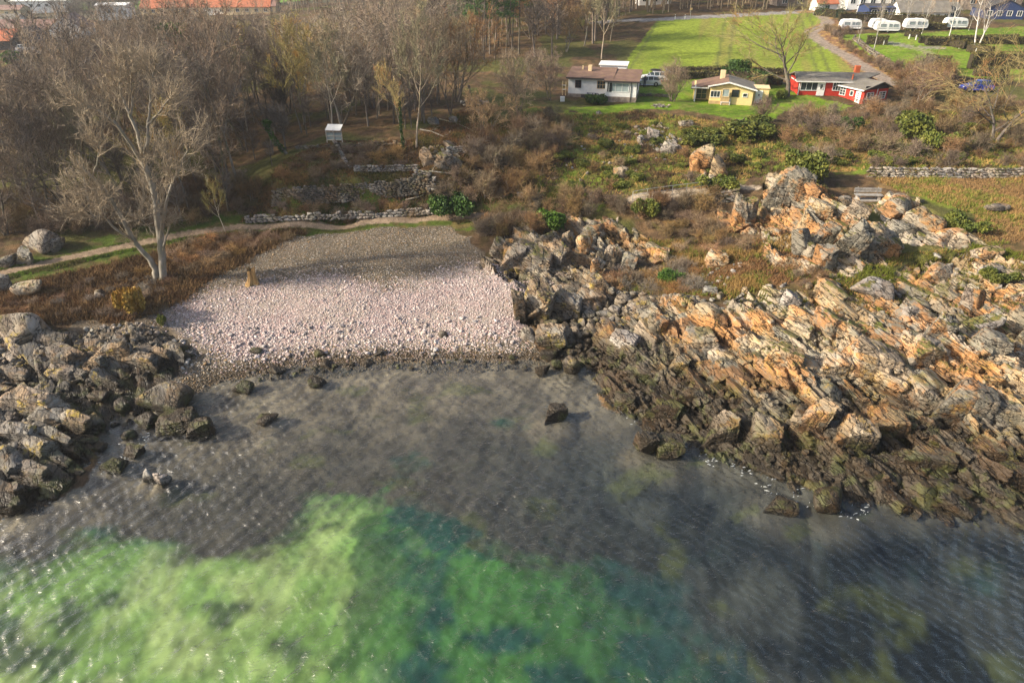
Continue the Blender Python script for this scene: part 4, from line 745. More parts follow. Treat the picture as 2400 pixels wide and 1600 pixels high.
# ---- trees that stand out
def tree_px(pr, u, v, h_px, label, name='bare_tree', w=1.0, rz=None, group=None, base=13.5, cat='tree', extra=()):
    P = G(u, v, .1); h = h_px*mpp(P)*1.05; return plant(pr, P, (h/base*w, h/base), rnd.uniform(0, 6.3) if rz is None else rz, name, label, cat, group, extra)
SPREAD = proto(*grow(301, 10, 1, .26, .26, 12, 7, 5, 5, 1.05, .10, .02, .8, .13), M_TRUNK, M_TWIGO)
tree_px(SPREAD, 1845, 226, 150, 'spreading bare tree with a domed crown at the corner of the red house', w=1.5, base=9.2)
SMALL = proto(*grow(302, 5, 3, .10, .22, 9, 6, 4, 6, .75, .2, .018, .5), M_TRUNK, M_TWIGR)
tree_px(SMALL, 1575, 238, 70, 'vase shaped bare garden tree on the lawn between the two cottages', w=1.05, base=4.6)
tree_px(SMALL, 1782, 285, 46, 'small bare garden tree below the yellow shed', w=1.1, base=4.6)
for (u, v, h, lab, k) in [(800,300,215,'tall slim bare tree with reddish crown standing above the small glass frame',1),(720,315,225,'tall leaning bare tree with olive crown above the terraces',0),(975,345,290,'tallest bare tree with pale forked trunk above the terraces',1),(1075,215,150,'bare pale tree standing before the pines',2),(530,548,130,'slender bare tree beside the footpath',1),(1030,240,170,'bare tree with straight trunk behind the ruin',0)]:
    tree_px(OLIV[k], u, v, h, lab, w=.8)
for (u, v, h, lab) in [(1215,300,165,'broad bare russet tree left of the white house'),(1290,235,110,'bare tree touching the gable of the white house'),(1130,340,120,'low spreading russet tree on the bramble slope')]:
    tree_px(rnd.choice(RUSS), u, v, h, lab, w=1.0, base=11)
IVYT = (OLIV[0][0], OLIV[0][1]); 
def ivy(seed, h0, h1, rx, n=900): 
    me = leaves(seed, [(rnd.gauss(0, .08), rnd.gauss(0, .08), h0+(h1-h0)*i/7, rx*rnd.uniform(.7, 1.2), (h1-h0)/9) for i in range(8)], n, .22); me.materials.append(M_IVY); return me
IV1, IV2 = ivy(3, .5, 7.5, .42), ivy(4, 8.8, 13.4, 1.7, 2600)
tree_px(OLIV[0], 945, 350, 175, 'bare tree with ivy wrapped trunk on the upper terrace', w=.8, extra=[('ivy', IV1)])
tree_px(WOOD[1], 465, 330, 235, 'ivy smothered tree showing as a dark green mass in the brown wood', w=.9, extra=[('ivy', IV2)])
tree_px(OLIV[2], 1095, 150, 110, 'ivy clad tree in front of the pines', w=.8, extra=[('ivy', IV1)])
def stump_tree(seed):
    r = np.random.default_rng(seed); A = TB(); p = bend(r, np.zeros(3), np.array([-.45, 0, 1.]), 4.2, 7, .07, .05); A.tube(p, np.linspace(.24, .14, 8), 8); q = bend(r, p[5], np.array([.2, 0, 1.]), .9, 3, .05, .1); A.tube(q, [.14, .12, .1, .07], 6)
    me = A.mesh('trunk'); lv = leaves(seed, [(pp[0], pp[1], pp[2], .38, .4) for pp in p[1:]]+[(p[-1][0], 0, p[-1][2], .6, .45)], 900, .2); return me, lv
st = stump_tree(8); plant(proto(*st, M_TRUNK, M_IVY), G(672, 362), .95, 0, 'broken_tree', 'broken leaning trunk wrapped in ivy at the edge of the wood', 'tree')
# pale dead branch high in the wood
db = G(520, 330); A = TB(); pts = np.array([CAMP+rayd(u, v)*((db[1]-4)/rayd(u, v)[1])-db for u, v in [(522,275),(540,258),(543,240),(538,225),(530,205),(522,198)]]); A.tube(pts, np.linspace(.12, .04, 6), 6); pts2 = np.array([CAMP+rayd(u, v)*((db[1]-4)/rayd(u, v)[1])-db for u, v in [(541,232),(541,218),(533,206),(526,200)]]); A.tube(pts2, np.linspace(.07, .03, 4), 5)
pts3 = np.vstack([[0, 4*0, -.3], pts[0]*.5, pts[0]]); A.tube(pts3, [.2, .15, .12], 6); TWB = TB(); twigs(TWB, np.random.default_rng(3), [(q, np.array([0, 0, 1.]), .8) for q in pts], 5, .7, .01)
plant(proto(A.mesh('trunk'), TWB.mesh('crown'), M_PALE, M_PALET), db, 1, 0, 'dead_tree', 'dead tree with one pale crooked branch above the brown wood', 'tree')
# pines and spruces
def pine(seed, H):
    r = np.random.default_rng(seed); A = TB(); p = bend(r, np.array([0, 0, -.2]), np.array([0, 0, 1.]), H*.95, 8, .03, .05); A.tube(p, np.linspace(.17, .05, 9), 6); bl = []
    for i in range(16):
        t = r.uniform(.5, 1); q = p[int(t*7.9)]+np.array([0, 0, (t*7.9 % 1)*H*.11]); a = r.uniform(0, 6.28); l = H*.14*(1.5-t)*r.uniform(.6, 1.3); e = q+np.array([math.cos(a)*l, math.sin(a)*l, l*.3]); A.tube(np.array([q, e]), [.05, .02], 4); bl.append((e[0], e[1], e[2]+.1, H*.052*r.uniform(.8, 1.5), H*.032))
    bl.append((p[-1][0], p[-1][1], p[-1][2], H*.06, H*.05)); return A.mesh('trunk'), leaves(seed, bl, 1500, .34, 'needle', .5)
def spruce(seed, H):
    r = np.random.default_rng(seed); A = TB(); A.tube(np.array([[0, 0, -.2], [0, 0, H]]), [.16, .02], 6); bl = []
    for i in range(34):
        t = .12+.86*i/34; a = i*2.4; l = H*.23*(1.02-t)+.1; e = np.array([math.cos(a)*l*.7, math.sin(a)*l*.7, H*t-l*.2]); bl.append((e[0], e[1], e[2], l*.55+.12, .28+l*.12)); A.tube(np.array([[0, 0, H*t], e]), [.03, .01], 3)
    return A.mesh('trunk'), leaves(seed, bl, 1900, .36, 'needle', -.2)
PINE = [proto(*pine(400+i, 14), M_TRUNK, M_PINE) for i in range(3)]; SPR = [proto(*spruce(410+i, 11), M_TRUNK, M_SPRUCE) for i in range(2)]
for i, (u, v) in enumerate([(1062,128),(1078,138),(1092,126),(1106,140),(1120,130),(1134,142),(1148,128),(1160,138),(1172,126),(1186,134),(1200,122),(1216,128),(1085,112),(1112,110),(1140,108),(1168,108),(1192,106)]):
    tree_px(rnd.choice(PINE), u, v, rnd.uniform(150, 195), 'tall green pine with bare lower trunk in the row behind the wood', 'pine_tree', .9, None, 'pines behind the wood', 14)
for (u, v, h, lab) in [(990,95,100,'dark spruce rising left of the pine row'),(905,75,90,'hazy blue green spruce behind the wood'),(1040,70,80,'dark spruce peak between wood and pines'),(640,52,26,'small conical evergreen in front of the yellowish house'),(55,88,50,'dusky green conifer among the houses on the left'),(1925,38,60,'dark rounded evergreen at the road corner'),(1968,50,56,'leaning dark evergreen beside the red roofed shed'),(755,45,30,'bluish conifer on the hazy skyline beside the far field'),(870,30,40,'tall hazy conifer right of the far field'),(965,40,60,'dark narrow spruce at the skyline')]:
    tree_px(SPR[cnt % 2], u, v, h, lab, 'spruce_tree', 1.1, None, None, 11); cnt += 1
# campsite birches
BIR = [proto(*grow(320+i, 14, 2 if i == 1 else 1, .16, .3, 9, 5, 4, 4, .55, .2, .016, .7, .12), M_BIRCH, M_PALET) for i in range(2)]
for (u, v, h, w, lab, k) in [(2222,98,125,1.0,'white birch with ivied foot on the campsite',0),(2290,115,150,1.15,'forked white birch at the hedge corner of the campsite',1),(2048,118,112,.8,'slender bare tree in front of the nearest caravan',0),(2010,104,60,.8,'thin young white birch at the campsite edge',0),(2160,80,90,.8,'leaning slim birch beside the middle caravan',0),(2118,68,80,.7,'slim birch standing behind the caravans',0),(2270,72,55,.7,'thin white sapling behind the birches',0)]:
    tree_px(BIR[k], u, v, h, lab, 'birch_tree', w, None, None, 13)
tree_px(proto(*grow(340, 11, 2, .24, .2, 11, 7, 5, 5, 1.15, .06, .02, .8, .18), M_TRUNK, M_TWIGO), 2330, 330, 150, 'gnarled wide bare tree in the scrub right of the blue car', w=1.2, base=10)
tree_px(RUSS[0], 2150, 240, 80, 'dense russet brown thicket tree at the right gable of the red house', w=1.3, base=11)
# ---- scrub
def shrubs(poly, n, gap, hr, label, group, seed, protos, name='bare_shrub', cat='shrub', base=2.4, w=1.15, ok=None):
    for x, y in spread_points(poly, gap, n, seed, ok):
        h = rnd.uniform(*hr); plant(rnd.choice(protos), (x, y, hz(x, y)-.05), (h/base*w, h/base), rnd.uniform(0, 6.3), name, label, cat, group)
def clear(x, y):
    return not pathmask(np.array([x]), np.array([y]), .5)[0] and not in_poly(np.array([x]), np.array([y]), Z['lawn'])[0] and not in_poly(np.array([x]), np.array([y]), Z['field'])[0] and not in_poly(np.array([x]), np.array([y]), Z['camp'])[0]
shrubs([(1030,480),(1060,420),(1120,350),(1250,300),(1300,270),(1340,290),(1280,420),(1240,480),(1130,490)], 48, 1.35, (1.3, 3.2), 'brown leafless shrub in the thicket between terraces and heath', 'thicket right of the terraces', 71, SHRUB, ok=clear, name='thicket_shrub')
shrubs([(1240,490),(1350,470),(1500,470),(1560,475),(1540,520),(1450,505),(1330,505),(1260,540),(1130,560),(1110,530)], 34, 1.25, (1.1, 2.3), 'grey brown shrub along the path above the beach rocks', 'shrubs above the beach rocks', 72, SHRUB, ok=clear, name='path_shrub')
shrubs([(1490,480),(1690,470),(1700,560),(1800,600),(1700,590),(1580,600),(1560,570)], 30, 1.2, (.9, 2.2), 'tangled brown shrub in the hollow under the railed path', 'shrubs in the hollow under the railing', 73, SHRUB+BRAM[:1], ok=clear, name='hollow_shrub')
shrubs([(1840,260),(2000,270),(2130,250),(2400,240),(2400,395),(2000,395),(1900,400),(1830,360)], 80, 1.95, (1.1, 2.9), 'leafless brown shrub in the scrub below the red house', 'scrub below the red house', 74, SHRUB+RUSS[:0], ok=clear)
shrubs([(2090,180),(2180,150),(2240,180),(2190,230),(2120,240)], 30, 1.6, (1.6, 3.4), 'dense brown thicket shrub right of the red house', 'thicket beside the red house', 75, SHRUB, ok=clear, name='thicket_shrub')
shrubs([(1250,420),(1300,330),(1500,300),(1750,310),(1850,330),(1750,420),(1500,460)], 22, 2.2, (.6, 1.5), 'low dark brown shrub on the heath below the gardens', 'low shrubs on the heath', 76, SHRUB+BRAM, ok=clear, name='heath_shrub')
shrubs([(1380,650),(1560,600),(1640,640),(1620,690),(1500,685),(1420,670)], 34, 1.0, (.6, 1.2), 'brown bramble patch filling the gully behind the beach rocks', 'brambles in the gully', 77, BRAM, name='bramble', base=1.3)
shrubs([(620,490),(1000,480),(1010,497),(640,505)], 26, 1.1, (.5, 1.0), 'russet bramble on the strip between two terrace walls', 'brambles on the terraces', 78, BRAM[:1], name='bramble', base=1.3, ok=clear)
shrubs([(640,415),(780,350),(930,345),(960,390),(830,390),(800,410),(700,425)], 34, 1.4, (.6, 1.4), 'russet bramble on the upper terrace among the walls', 'brambles on the upper terrace', 79, BRAM[:1], name='bramble', base=1.3)
shrubs([(0,560),(200,545),(430,535),(560,505),(620,480),(560,420),(300,470),(0,480)], 60, 1.7, (1.4, 3.0), 'grey understorey shrub at the foot of the left wood', 'understorey shrubs of the left wood', 80, SHRUB[:2], ok=clear, name='understorey_shrub')
shrubs([(400,600),(480,560),(620,545),(680,560),(560,600),(440,640)], 36, .9, (.5, 1.1), 'dead reddish bracken clump between the great tree and the beach', 'bracken by the great tree', 81, BRAM[:1], name='bracken_clump', base=1.3, ok=clear)
shrubs([(20,690),(330,640),(400,660),(330,740),(100,750),(0,730)], 46, 1.15, (.35, .8), 'low brown bracken clump on the bank above the left rocks', 'bracken on the left bank', 82, BRAM, name='bracken_clump', base=1.3, ok=clear)
shrubs([(1980,70),(2060,140),(2100,175),(2080,185),(2010,130),(1930,70)], 40, 1.3, (.8, 1.8), 'brown hedgerow shrub along the farm track', 'hedgerow along the track', 83, SHRUB, ok=clear, name='hedgerow_shrub')
shrubs([(1850,640),(1900,630),(1960,690),(1880,700)], 6, 1.2, (.7, 1.2), 'grey shrub rooted among the headland slabs', 'shrubs on the headland', 84, SHRUB)
# evergreen shrubs
def bush_mesh(seed, n=4200, sz=.095):
    r = np.random.default_rng(seed); return leaves(seed, [(r.normal(0, .38), r.normal(0, .38), .42+abs(r.normal(0, .16)), r.uniform(.28, .52), r.uniform(.25, .42)) for _ in range(8)], n, sz)
GOR = [proto(None, bush_mesh(500+i), None, M_GORSE) for i in range(3)]; BRG = proto(None, bush_mesh(510, 4200, .1), None, M_BRGREEN); IVB = proto(None, bush_mesh(511), None, M_IVY); HDG = [proto(None, bush_mesh(520+i), None, M_HEDGE) for i in range(2)]; GOLD = proto(None, bush_mesh(530, 3600, .11), None, leafm('golden_leaves', (.30, .16, .03), (.36, .24, .05)))
def bush(pr, u, v, w, h, label, name='evergreen_shrub', group=None):
    P = G(u, v, .05); m = mpp(P); e = empty(name, P, rnd.uniform(0, 6.3), label, 'shrub', group); e.scale = (w*m/1.75, w*m/1.75, h*m*1.05/.95); link('foliage', pr[1], None, e)
for a in [(BRG,1305,545,70,50,'bright green shrub above the corner of the pebble beach'),(IVB,1065,498,90,44,'dark green evergreen at the end of the terrace walls'),(GOR[0],1890,418,95,62,'bushy dark green juniper behind the split crag'),(GOR[1],1760,318,120,30,'low spreading green gorse below the yellow cottage'),(GOR[2],2135,320,110,56,'green gorse thicket below the red house'),(GOR[0],2190,350,70,44,'rounded gorse bush in the scrub right of the thicket'),(IVB,1985,310,50,40,'dark evergreen clump below the red house'),(GOR[1],1690,445,70,30,'green shrub beside the railed path'),(GOR[2],1520,505,60,40,'green shrub under the end of the railing'),(IVB,1730,172,44,34,'dark round shrub behind the yellow cottage'),(GOR[1],2240,540,80,34,'mossy green shrub beside the rounded hump'),(GOR[0],1830,232,28,22,'dark shrub at the foot of the spreading tree'),(GOLD,318,735,66,72,'golden orange shrub at the stream below the great tree'),(BRG,30,150,50,30,'green garden bush beside the dark sheds on the left'),(IVB,1570,660,50,30,'green ivy patch behind the orange columns'),(GOR[0],380,760,24,24,'dark green tuft by the stream'),(GOR[2],1640,340,90,26,'dark gorse on the heath beside the tan boulders'),(GOR[1],2330,660,60,26,'mossy shrub on the right hand rocks')]:
    bush(*a)
shrubs([(1260,330),(1500,290),(1750,300),(1900,320),(2400,290),(2400,380),(1850,390),(1500,440),(1300,450)], 70, 2.2, (.35, .9), 'low green gorse cushion on the heath slope', 'gorse cushions on the heath', 85, [(None, g[1]) for g in GOR], name='gorse_cushion', base=.95, w=1.5, ok=clear)
# clipped hedges: boxes of leaves with a solid heart
M_HCORE = plain('hedge_heart', (.045, .035, .02), .95)
def hedge(label, pts, w, h, seed, mat=None, name='hedge'):
    P = [G(u, v) for u, v in pts]; e = empty(name, P[0], 0, label, 'hedge'); V, F = [], []; r = np.random.default_rng(seed); core = MB(); k0 = 0
    for a, b in zip(P[:-1], P[1:]):
        d = b-a; L = np.hypot(d[0], d[1]); t = d/L; nrm = np.array([-t[1], t[0], 0]); n = int(L*(w+2*h)*26)+20
        q = r.uniform(-.5, .5, (n, 3)); f = r.integers(0, 3, n); q[f == 0, 1] = .5*np.sign(q[f == 0, 1]); q[f == 1, 2] = .5; q[f == 2, 0] = .5*np.sign(q[f == 2, 0]); m = r.random(n) < (.1 if L > 4 else .4); q[(f == 2) & ~m, 2] = .5
        X = a[:3]-P[0]+(q[:, :1]+.5)*d+nrm*q[:, 1:2]*w+np.array([0, 0, 1])*((q[:, 2:]+.5)*h); X += r.normal(0, .05, X.shape); A = r.normal(0, 1, (n, 3)); A /= np.linalg.norm(A, axis=1)[:, None]; B = np.cross(A, r.normal(0, 1, (n, 3))); B /= np.linalg.norm(B, axis=1)[:, None]; s = .16
        V.append(np.stack([X-A*s, X+B*s*.6, X+A*s, X-B*s*.6], 1).reshape(-1, 3)); F.append(np.arange(4*n).reshape(-1, 4)+k0); k0 += 4*n
        core.box(tuple((a+b)/2-P[0]+np.array([0, 0, h*.45])), (L, w*.85, h*.86), math.atan2(d[1], d[0]))
    core.build('branches', M_HCORE, e); link('foliage', np_mesh('foliage', np.vstack(V), np.vstack(F)), mat or M_HEDGE, e)
hedge('brown clipped hedge along the garden behind the cottages', [(1590,186),(1650,182),(1760,190),(1830,200)], 1.4, 1.1, 1)
hedge('dark evergreen hedge behind the yellow cottage', [(1690,192),(1760,198),(1800,208)], 1.4, 2.2, 2, M_IVY)
for i, (pts, h, lab) in enumerate([([(2030,104),(2078,105)], 1.5, 'free standing clipped hedge on the campsite lawn'), ([(2152,100),(2215,104)], 1.2, 'clipped hedge between camp pitches behind the birch'), ([(2168,106),(2225,107)], 1.3, 'dark clipped hedge left of the birch foot'), ([(2228,100),(2300,103),(2400,104)], 1.3, 'long dark hedge across the right campsite'), ([(2230,96),(2380,93)], .9, 'low hedge behind the long dark hedge'), ([(2218,106),(2262,116)], 1.5, 'olive hedge running toward the viewer on the campsite'), ([(2268,120),(2322,132)], 1.5, 'olive hedge section nearest the lane'), ([(2120,84),(2155,88)], 1.2, 'short hedge beside the middle caravan'), ([(2162,68),(2215,70)], 1.2, 'hedge behind the campsite birches'), ([(2165,160),(2220,166)], 2.2, 'tall olive thicket hedge above the red house'), ([(2268,162),(2330,160),(2440,162)], 2.6, 'large rounded brown hedge below the campsite'), ([(2280,178),(2360,180)], 1.4, 'dark green hedge behind the blue car'), ([(1965,52),(2060,50),(2210,60)], 1.8, 'green hedge behind the row of caravans'), ([(1910,36),(1960,42)], 1.6, 'hedge beside the red roofed shed'), ([(1560,173),(1700,170),(1840,176)], 1.0, 'low brown hedge bounding the green field')]):
    hedge(lab, pts, 1.2, h, 30+i)
# ---- grass tufts and heather: too many to count
M_BLADE = vcol_mat('dry_grass', .9, .15, 6)
def tufts(name, poly, n, hgt, cols, seed, label, wd=.035, lean=.5, ok=None, k=5):
    q = sample(poly, n, seed); 
    if ok is not None: q = q[ok(q[:, 0], q[:, 1])]
    n = len(q); r = np.random.default_rng(seed); g = fbm2(q[:, 0]*.3, q[:, 1]*.3, seed, 3); C = np.array(cols); ci = np.clip((g-.3)/.4*len(C)+r.normal(0, .5, n), 0, len(C)-1).astype(int)
    p = np.repeat(np.stack([q[:, 0], q[:, 1], hzv(q[:, 0], q[:, 1])-.04], 1), k, 0); m = len(p); p[:, :2] += r.normal(0, .09, (m, 2)); h = hgt*r.uniform(.5, 1.3, m)*np.repeat(.6+g, k)
    tip = p+np.stack([r.normal(0, lean, m)*h, r.normal(0, lean, m)*h, h], 1); a = r.uniform(0, 6.28, m); w = np.stack([np.cos(a), np.sin(a), 0*a], 1)*wd
    V = np.stack([p-w, p+w, tip], 1).reshape(-1, 3); cc = np.repeat(np.repeat(C[ci], k, 0)*r.uniform(.75, 1.25, (m, 1)), 3, 0)
    o = link(name, np_mesh(name, V, np.arange(3*m).reshape(-1, 3), cc), M_BLADE); return tag(o, label, None, None, 'stuff')
notp = lambda x, y: ~pathmask(x, y, .1)
tufts('dry_grass', [(-60,690),(330,600),(480,555),(620,545),(720,540),(700,600),(600,670),(480,720),(380,760),(-60,765)], 9500, .42, [(.17, .095, .045), (.24, .15, .07), (.13, .08, .04)], 91, 'dead bracken and dry grass on the bank left of the beach', ok=lambda x, y: notp(x, y) & ~zone('beach', x+np.random.default_rng(1).normal(0, .5, len(x)), y, 2.3, .22))
tufts('dry_grass', [(1230,470),(1290,270),(1500,262),(1850,300),(2000,275),(2420,250),(2420,400),(1840,400),(1500,465)], 15000, .34, [(.15, .11, .04), (.30, .20, .07), (.17, .20, .032), (.40, .26, .09), (.14, .17, .03), (.10, .065, .035)], 92, 'heather, moss and straw coloured grass on the heath', ok=notp)
tufts('dry_grass', [(2050,418),(2430,415),(2430,560),(2300,580),(2280,500),(2120,452)], 5000, .28, [(.26, .16, .07), (.17, .19, .035), (.32, .20, .08)], 93, 'dry golden meadow grass beside the bench', ok=notp)
tufts('dry_grass', [(1380,660),(1500,560),(1700,560),(1850,560),(1900,650),(1720,700),(1560,690)], 6000, .36, [(.20, .11, .05), (.14, .16, .03), (.27, .17, .06)], 94, 'mixed dry grass on the slope below the crags')
tufts('dry_grass', [(1700,720),(1900,670),(2100,600),(2300,570),(2430,600),(2430,760),(2150,740),(1900,740)], 4500, .3, [(.15, .15, .03), (.26, .17, .06), (.12, .14, .02)], 95, 'mossy grass in the joints of the upper headland rocks')
tufts('grass', [(0,660),(300,590),(600,540),(1000,520),(1235,508),(1235,495),(1000,502),(600,522),(300,566),(0,628)], 6000, .16, [(.09, .13, .02), (.12, .20, .02), (.16, .14, .05)], 96, 'green grass verge of the footpath', ok=notp)
tufts('leaf_litter', [(560,520),(640,400),(780,330),(960,330),(1080,260),(1240,300),(1200,480),(1030,500)], 9000, .3, [(.17, .09, .045), (.22, .12, .05), (.12, .10, .03)], 97, 'russet leaf litter and dead ferns between the terraces', ok=notp)
# ------------------------------------------------------------------ houses
def boards(name, c, horiz=False, scale=9, var=.12):
    t = NT(name); p = t.obj(); q = t.sep(p); s = t.math('FRACT', t.math('MULTIPLY', q[2] if horiz else t.math('ADD', q[0], q[1]), scale)); g = t.ramp(t.math('ABSOLUTE', t.math('SUBTRACT', s, .5)), .40, .48)
    n = t.noise(p, 2.2, 4, .6); base = t.mix(t.ramp(n, .3, .7), tuple(k*(1-var) for k in c), tuple(min(1, k*(1+var)) for k in c)); t.col(t.mix(t.math('MULTIPLY', g, .45), base, tuple(k*.4 for k in c))); t.rough(.75); t.nrm(t.bump(t.math('SUBTRACT', 1, g), .5, .02)); return t.m
M_WHITE = boards('white_boards', (.80, .79, .77), False, 5, .05); M_YEL = boards('yellow_boards', (.78, .60, .27), True, 6, .05); M_RED = boards('red_boards', (.44, .035, .020), False, 5, .1); M_BLUE = boards('dark_blue_boards', (.03, .05, .13), False, 4)
M_WPAINT = plain('white_paint', (.80, .79, .76), .5, .04); M_DARK = plain('dark_trim', (.035, .03, .03), .6); M_NAVY = plain('blue_paint', (.03, .035, .10), .5); M_BROWNP = plain('brown_paint', (.10, .035, .025), .6)
M_PLINTH = plain('plinth_stone', (.27, .22, .18), .9, .25, 2); M_CREAM = plain('cream_chimney', (.72, .56, .33), .8, .08); M_BRICKR = plain('red_chimney', (.55, .13, .05), .8, .12); M_TANB = plain('tan_boards', (.46, .32, .16), .8, .1)
def roofm(name, a, b, moss):
    t = NT(name); p = t.obj(); n = t.noise(p, .9, 5, .6); c = t.mix(t.ramp(n, .35, .65), a, b); c = t.mix(t.math('MULTIPLY', t.ramp(t.noise(p, 1.7, 5, .7), .53, .64), .6), c, moss); w = t.sep(p)[0]
    s = t.math('SINE', t.math('MULTIPLY', w, 36)); t.col(c); t.rough(.9); t.nrm(t.bump(s, .35, .03)); return t.m
M_RBROWN = roofm('roof_brown', (.17, .10, .075), (.23, .14, .10), (.20, .15, .05)); M_RGREY = roofm('roof_grey', (.16, .145, .125), (.22, .20, .17), (.13, .12, .06)); M_RRED = roofm('roof_red_tiles', (.40, .125, .06), (.47, .18, .095), (.33, .13, .08)); M_RDARK = roofm('roof_dark', (.045, .045, .05), (.08, .075, .075), (.06, .06, .03)); M_RMAUVE = roofm('roof_mauve', (.22, .13, .11), (.27, .17, .14), (.2, .15, .1))
tgl = NT('window_glass'); tgl.col((.03, .045, .05)); tgl.rough(.08); tgl.bsdf.inputs['Specular IOR Level'].default_value = .8; M_GLASS = tgl.m
M_PALEGL = plain('pale_glass', (.30, .36, .36), .15, .1, 1, .6)
def at(o, loc=(0, 0, 0), rz=0): o.location = loc; o.rotation_euler = (0, 0, rz); return o
def window(par, pos, w, h, nx=2, ny=1, fm=None, rz=0, fw=.07, name='window', glass=None, bar=.035):
    m = MB(); d = .1
    for s in (-1, 1): m.box((s*(w/2), 0, 0), (fw, d, h+fw)); m.box((0, .001, s*(h/2)), (w-fw, d, fw))
    for i in range(1, nx): m.box((-w/2+w*i/nx, .012, 0), (bar*1.4, d*.7, h-fw))
    for j in range(1, ny): m.box((0, .016, -h/2+h*j/ny), (w-fw, d*.6, bar))
    f = at(m.build(name, fm or M_WPAINT, par), pos, rz); box('pane', (0, .03, 0), (w-fw*.5, .03, h-fw*.5), glass or M_GLASS, f); return f
def door(par, pos, w, h, mat, rz=0, fm=None, panes=0):
    f = at(MB().box((0, 0, h/2), (w, .07, h)).build('door', mat, par), pos, rz); m = MB()
    for s in (-1, 1): m.box((s*(w/2+.04), .01, h/2+.04), (.08, .1, h+.08))
    m.box((0, .012, h+.04), (w, .1, .08)); m.build('door_frame', fm or M_WPAINT, f); box('handle', (w*.36, -.06, h*.48), (.12, .05, .04), M_DARK, f)
    for i in range(panes): box('pane', (0, -.02, h*(.38+.14*i)), (w*.34, .05, h*.085), M_GLASS, f)
    return f
def walls(par, x0, x1, y0, y1, z0, z1, mat, name='wall', gable=None):
    m = MB()
    if gable is None: m.box(((x0+x1)/2, (y0+y1)/2, (z0+z1)/2), (x1-x0, y1-y0, z1-z0))
    else: m.prism([(x0, z0), (x1, z0), (x1, z1), (gable[0], gable[1]), (x0, z1)], y1-y0, 'y', y0)
    return m.build(name, mat, par)
def slab(par, pts, th, mat, name='roof', bev=.02):                 # thick sheet over a 4-corner outline
    n = len(pts); P = [tuple(p) for p in pts]+[(p[0], p[1], p[2]-th) for p in pts]
    return MB().poly(P, [tuple(range(n)), tuple(range(2*n-1, n-1, -1))]+[(i, (i+1) % n, n+(i+1) % n, n+i) for i in range(n)]).build(name, mat, par)
def place(u, v, rz, name, label, cat, group=None): P = G(u, v, .05); return empty(name, P, R(rz), label, cat, group)
# white house -----------------------------------------------------
h = place(1408, 238, -13, 'white_house', 'low white boarded cottage with brown roof on a stone plinth', 'house')
walls(h, -5.2, 5.2, .9, 6.6, -.6, .85, M_PLINTH, 'plinth'); walls(h, .55, 5.2, -.2, .9, -.6, .85, M_PLINTH, 'plinth')
walls(h, -5.15, 5.15, .95, 6.55, .85, 3.25, M_WHITE); walls(h, .6, 5.15, -.15, .95, .85, 3.1, M_WHITE)
r = slab(h, [(-5.5, .45, 3.22), (1.6, .45, 3.22), (1.6, 6.9, 3.9), (-5.5, 6.9, 3.9)], .16, M_RBROWN); slab(h, [(.3, -.6, 3.12), (5.5, -.6, 3.12), (5.5, 6.9, 3.75), (.3, 6.9, 3.75)], .16, M_RBROWN)
box('fascia', (-2.6, .43, 3.12), (5.7, .04, .2), M_DARK, h); box('fascia', (2.9, -.62, 3.02), (5.2, .04, .2), M_DARK, h)
box('chimney', (-2.4, 4.6, 4.0), (.55, .55, .9), M_CREAM, h, .02); box('chimney', (-3.6, 5.2, 3.9), (.22, .22, .7), M_CREAM, h)
window(h, (-3.65, .93, 2.25), .85, 1.05, 2, 3, M_BROWNP); window(h, (-.15, .93, 2.25), 1.25, 1.05, 3, 2, M_TANB); f = window(h, (2.55, -.17, 2.15), 2.9, 1.2, 3, 1, M_WPAINT, glass=M_PALEGL); window(h, (1.2, -.17, 2.15), .6, 1.2, 1, 1, M_DARK); window(h, (5.17, 1.2, 2.2), .8, .9, 1, 1, M_DARK, R(90))
at(box('cellar_door', (0, 0, 0), (.75, .06, .8), M_RDARK, h), (-2.75, .87, .35)); box('downpipe', (4.35, -.22, 1.3), (.09, .09, 3.4), M_DARK, h); box('porch_post', (.62, -.35, 1.7), (.12, .12, 2.6), M_WPAINT, h)
walls(h, -1.2, 2.9, 7.4, 10.0, 0, 4.2, M_WHITE, 'rear_annex'); slab(h, [(-1.4, 7.2, 4.25), (3.1, 7.2, 4.25), (3.1, 10.2, 4.4), (-1.4, 10.2, 4.4)], .14, M_WPAINT, 'annex_roof')
dk = box('deck', (-1.0, .1, .62), (2.1, 1.7, .12), M_TANB, h)
for x in (-2.0, -1.2, -.4): box('deck_post', (x, -.7, .4), (.1, .1, 1.9), M_NAVY, h)
for z in (.95, 1.3): box('deck_rail', (-1.2, -.75, z), (1.7, .05, .08), M_NAVY, h)
for i in range(4): box('step', (.2, -.5-.22*i, .5-.17*i), (.9, .24, .06), M_NAVY, h)
for i, x in enumerate((-5.6, -6.1)): box('side_rail', (x, 1.5, 1.3+.1*i), (.07, .07, 2.2), M_CREAM, h)
box('side_rail', (-5.85, 1.48, 1.9), (.6, .05, .07), M_WPAINT, h); box('side_rail', (-5.85, 1.47, 1.3), (.6, .05, .07), M_WPAINT, h)
P = G(1318, 238); tag(box('meter_cabinet', (0, 0, .35), (.65, .4, .7), M_WPAINT, None, .02), 'small white cabinet beside the stone plinth of the white house', 'cabinet').location = P
def chair(u, v, label, mat):
    e = empty('garden_chair', G(u, v), R(-10), label, 'chair', 'garden chairs by the white house'); box('seat', (0, 0, .42), (.5, .48, .06), mat, e); box('backrest', (0, .23, .75), (.5, .06, .6), mat, e)
    for x in (-.21, .21):
        for y in (-.2, .2): box('leg', (x, y, .2), (.05, .05, .4), mat, e)
chair(1457, 238, 'tan folding chair leaning at the white house plinth', M_TANB); chair(1471, 238, 'pale chair beside the downpipe of the white house', M_WPAINT)
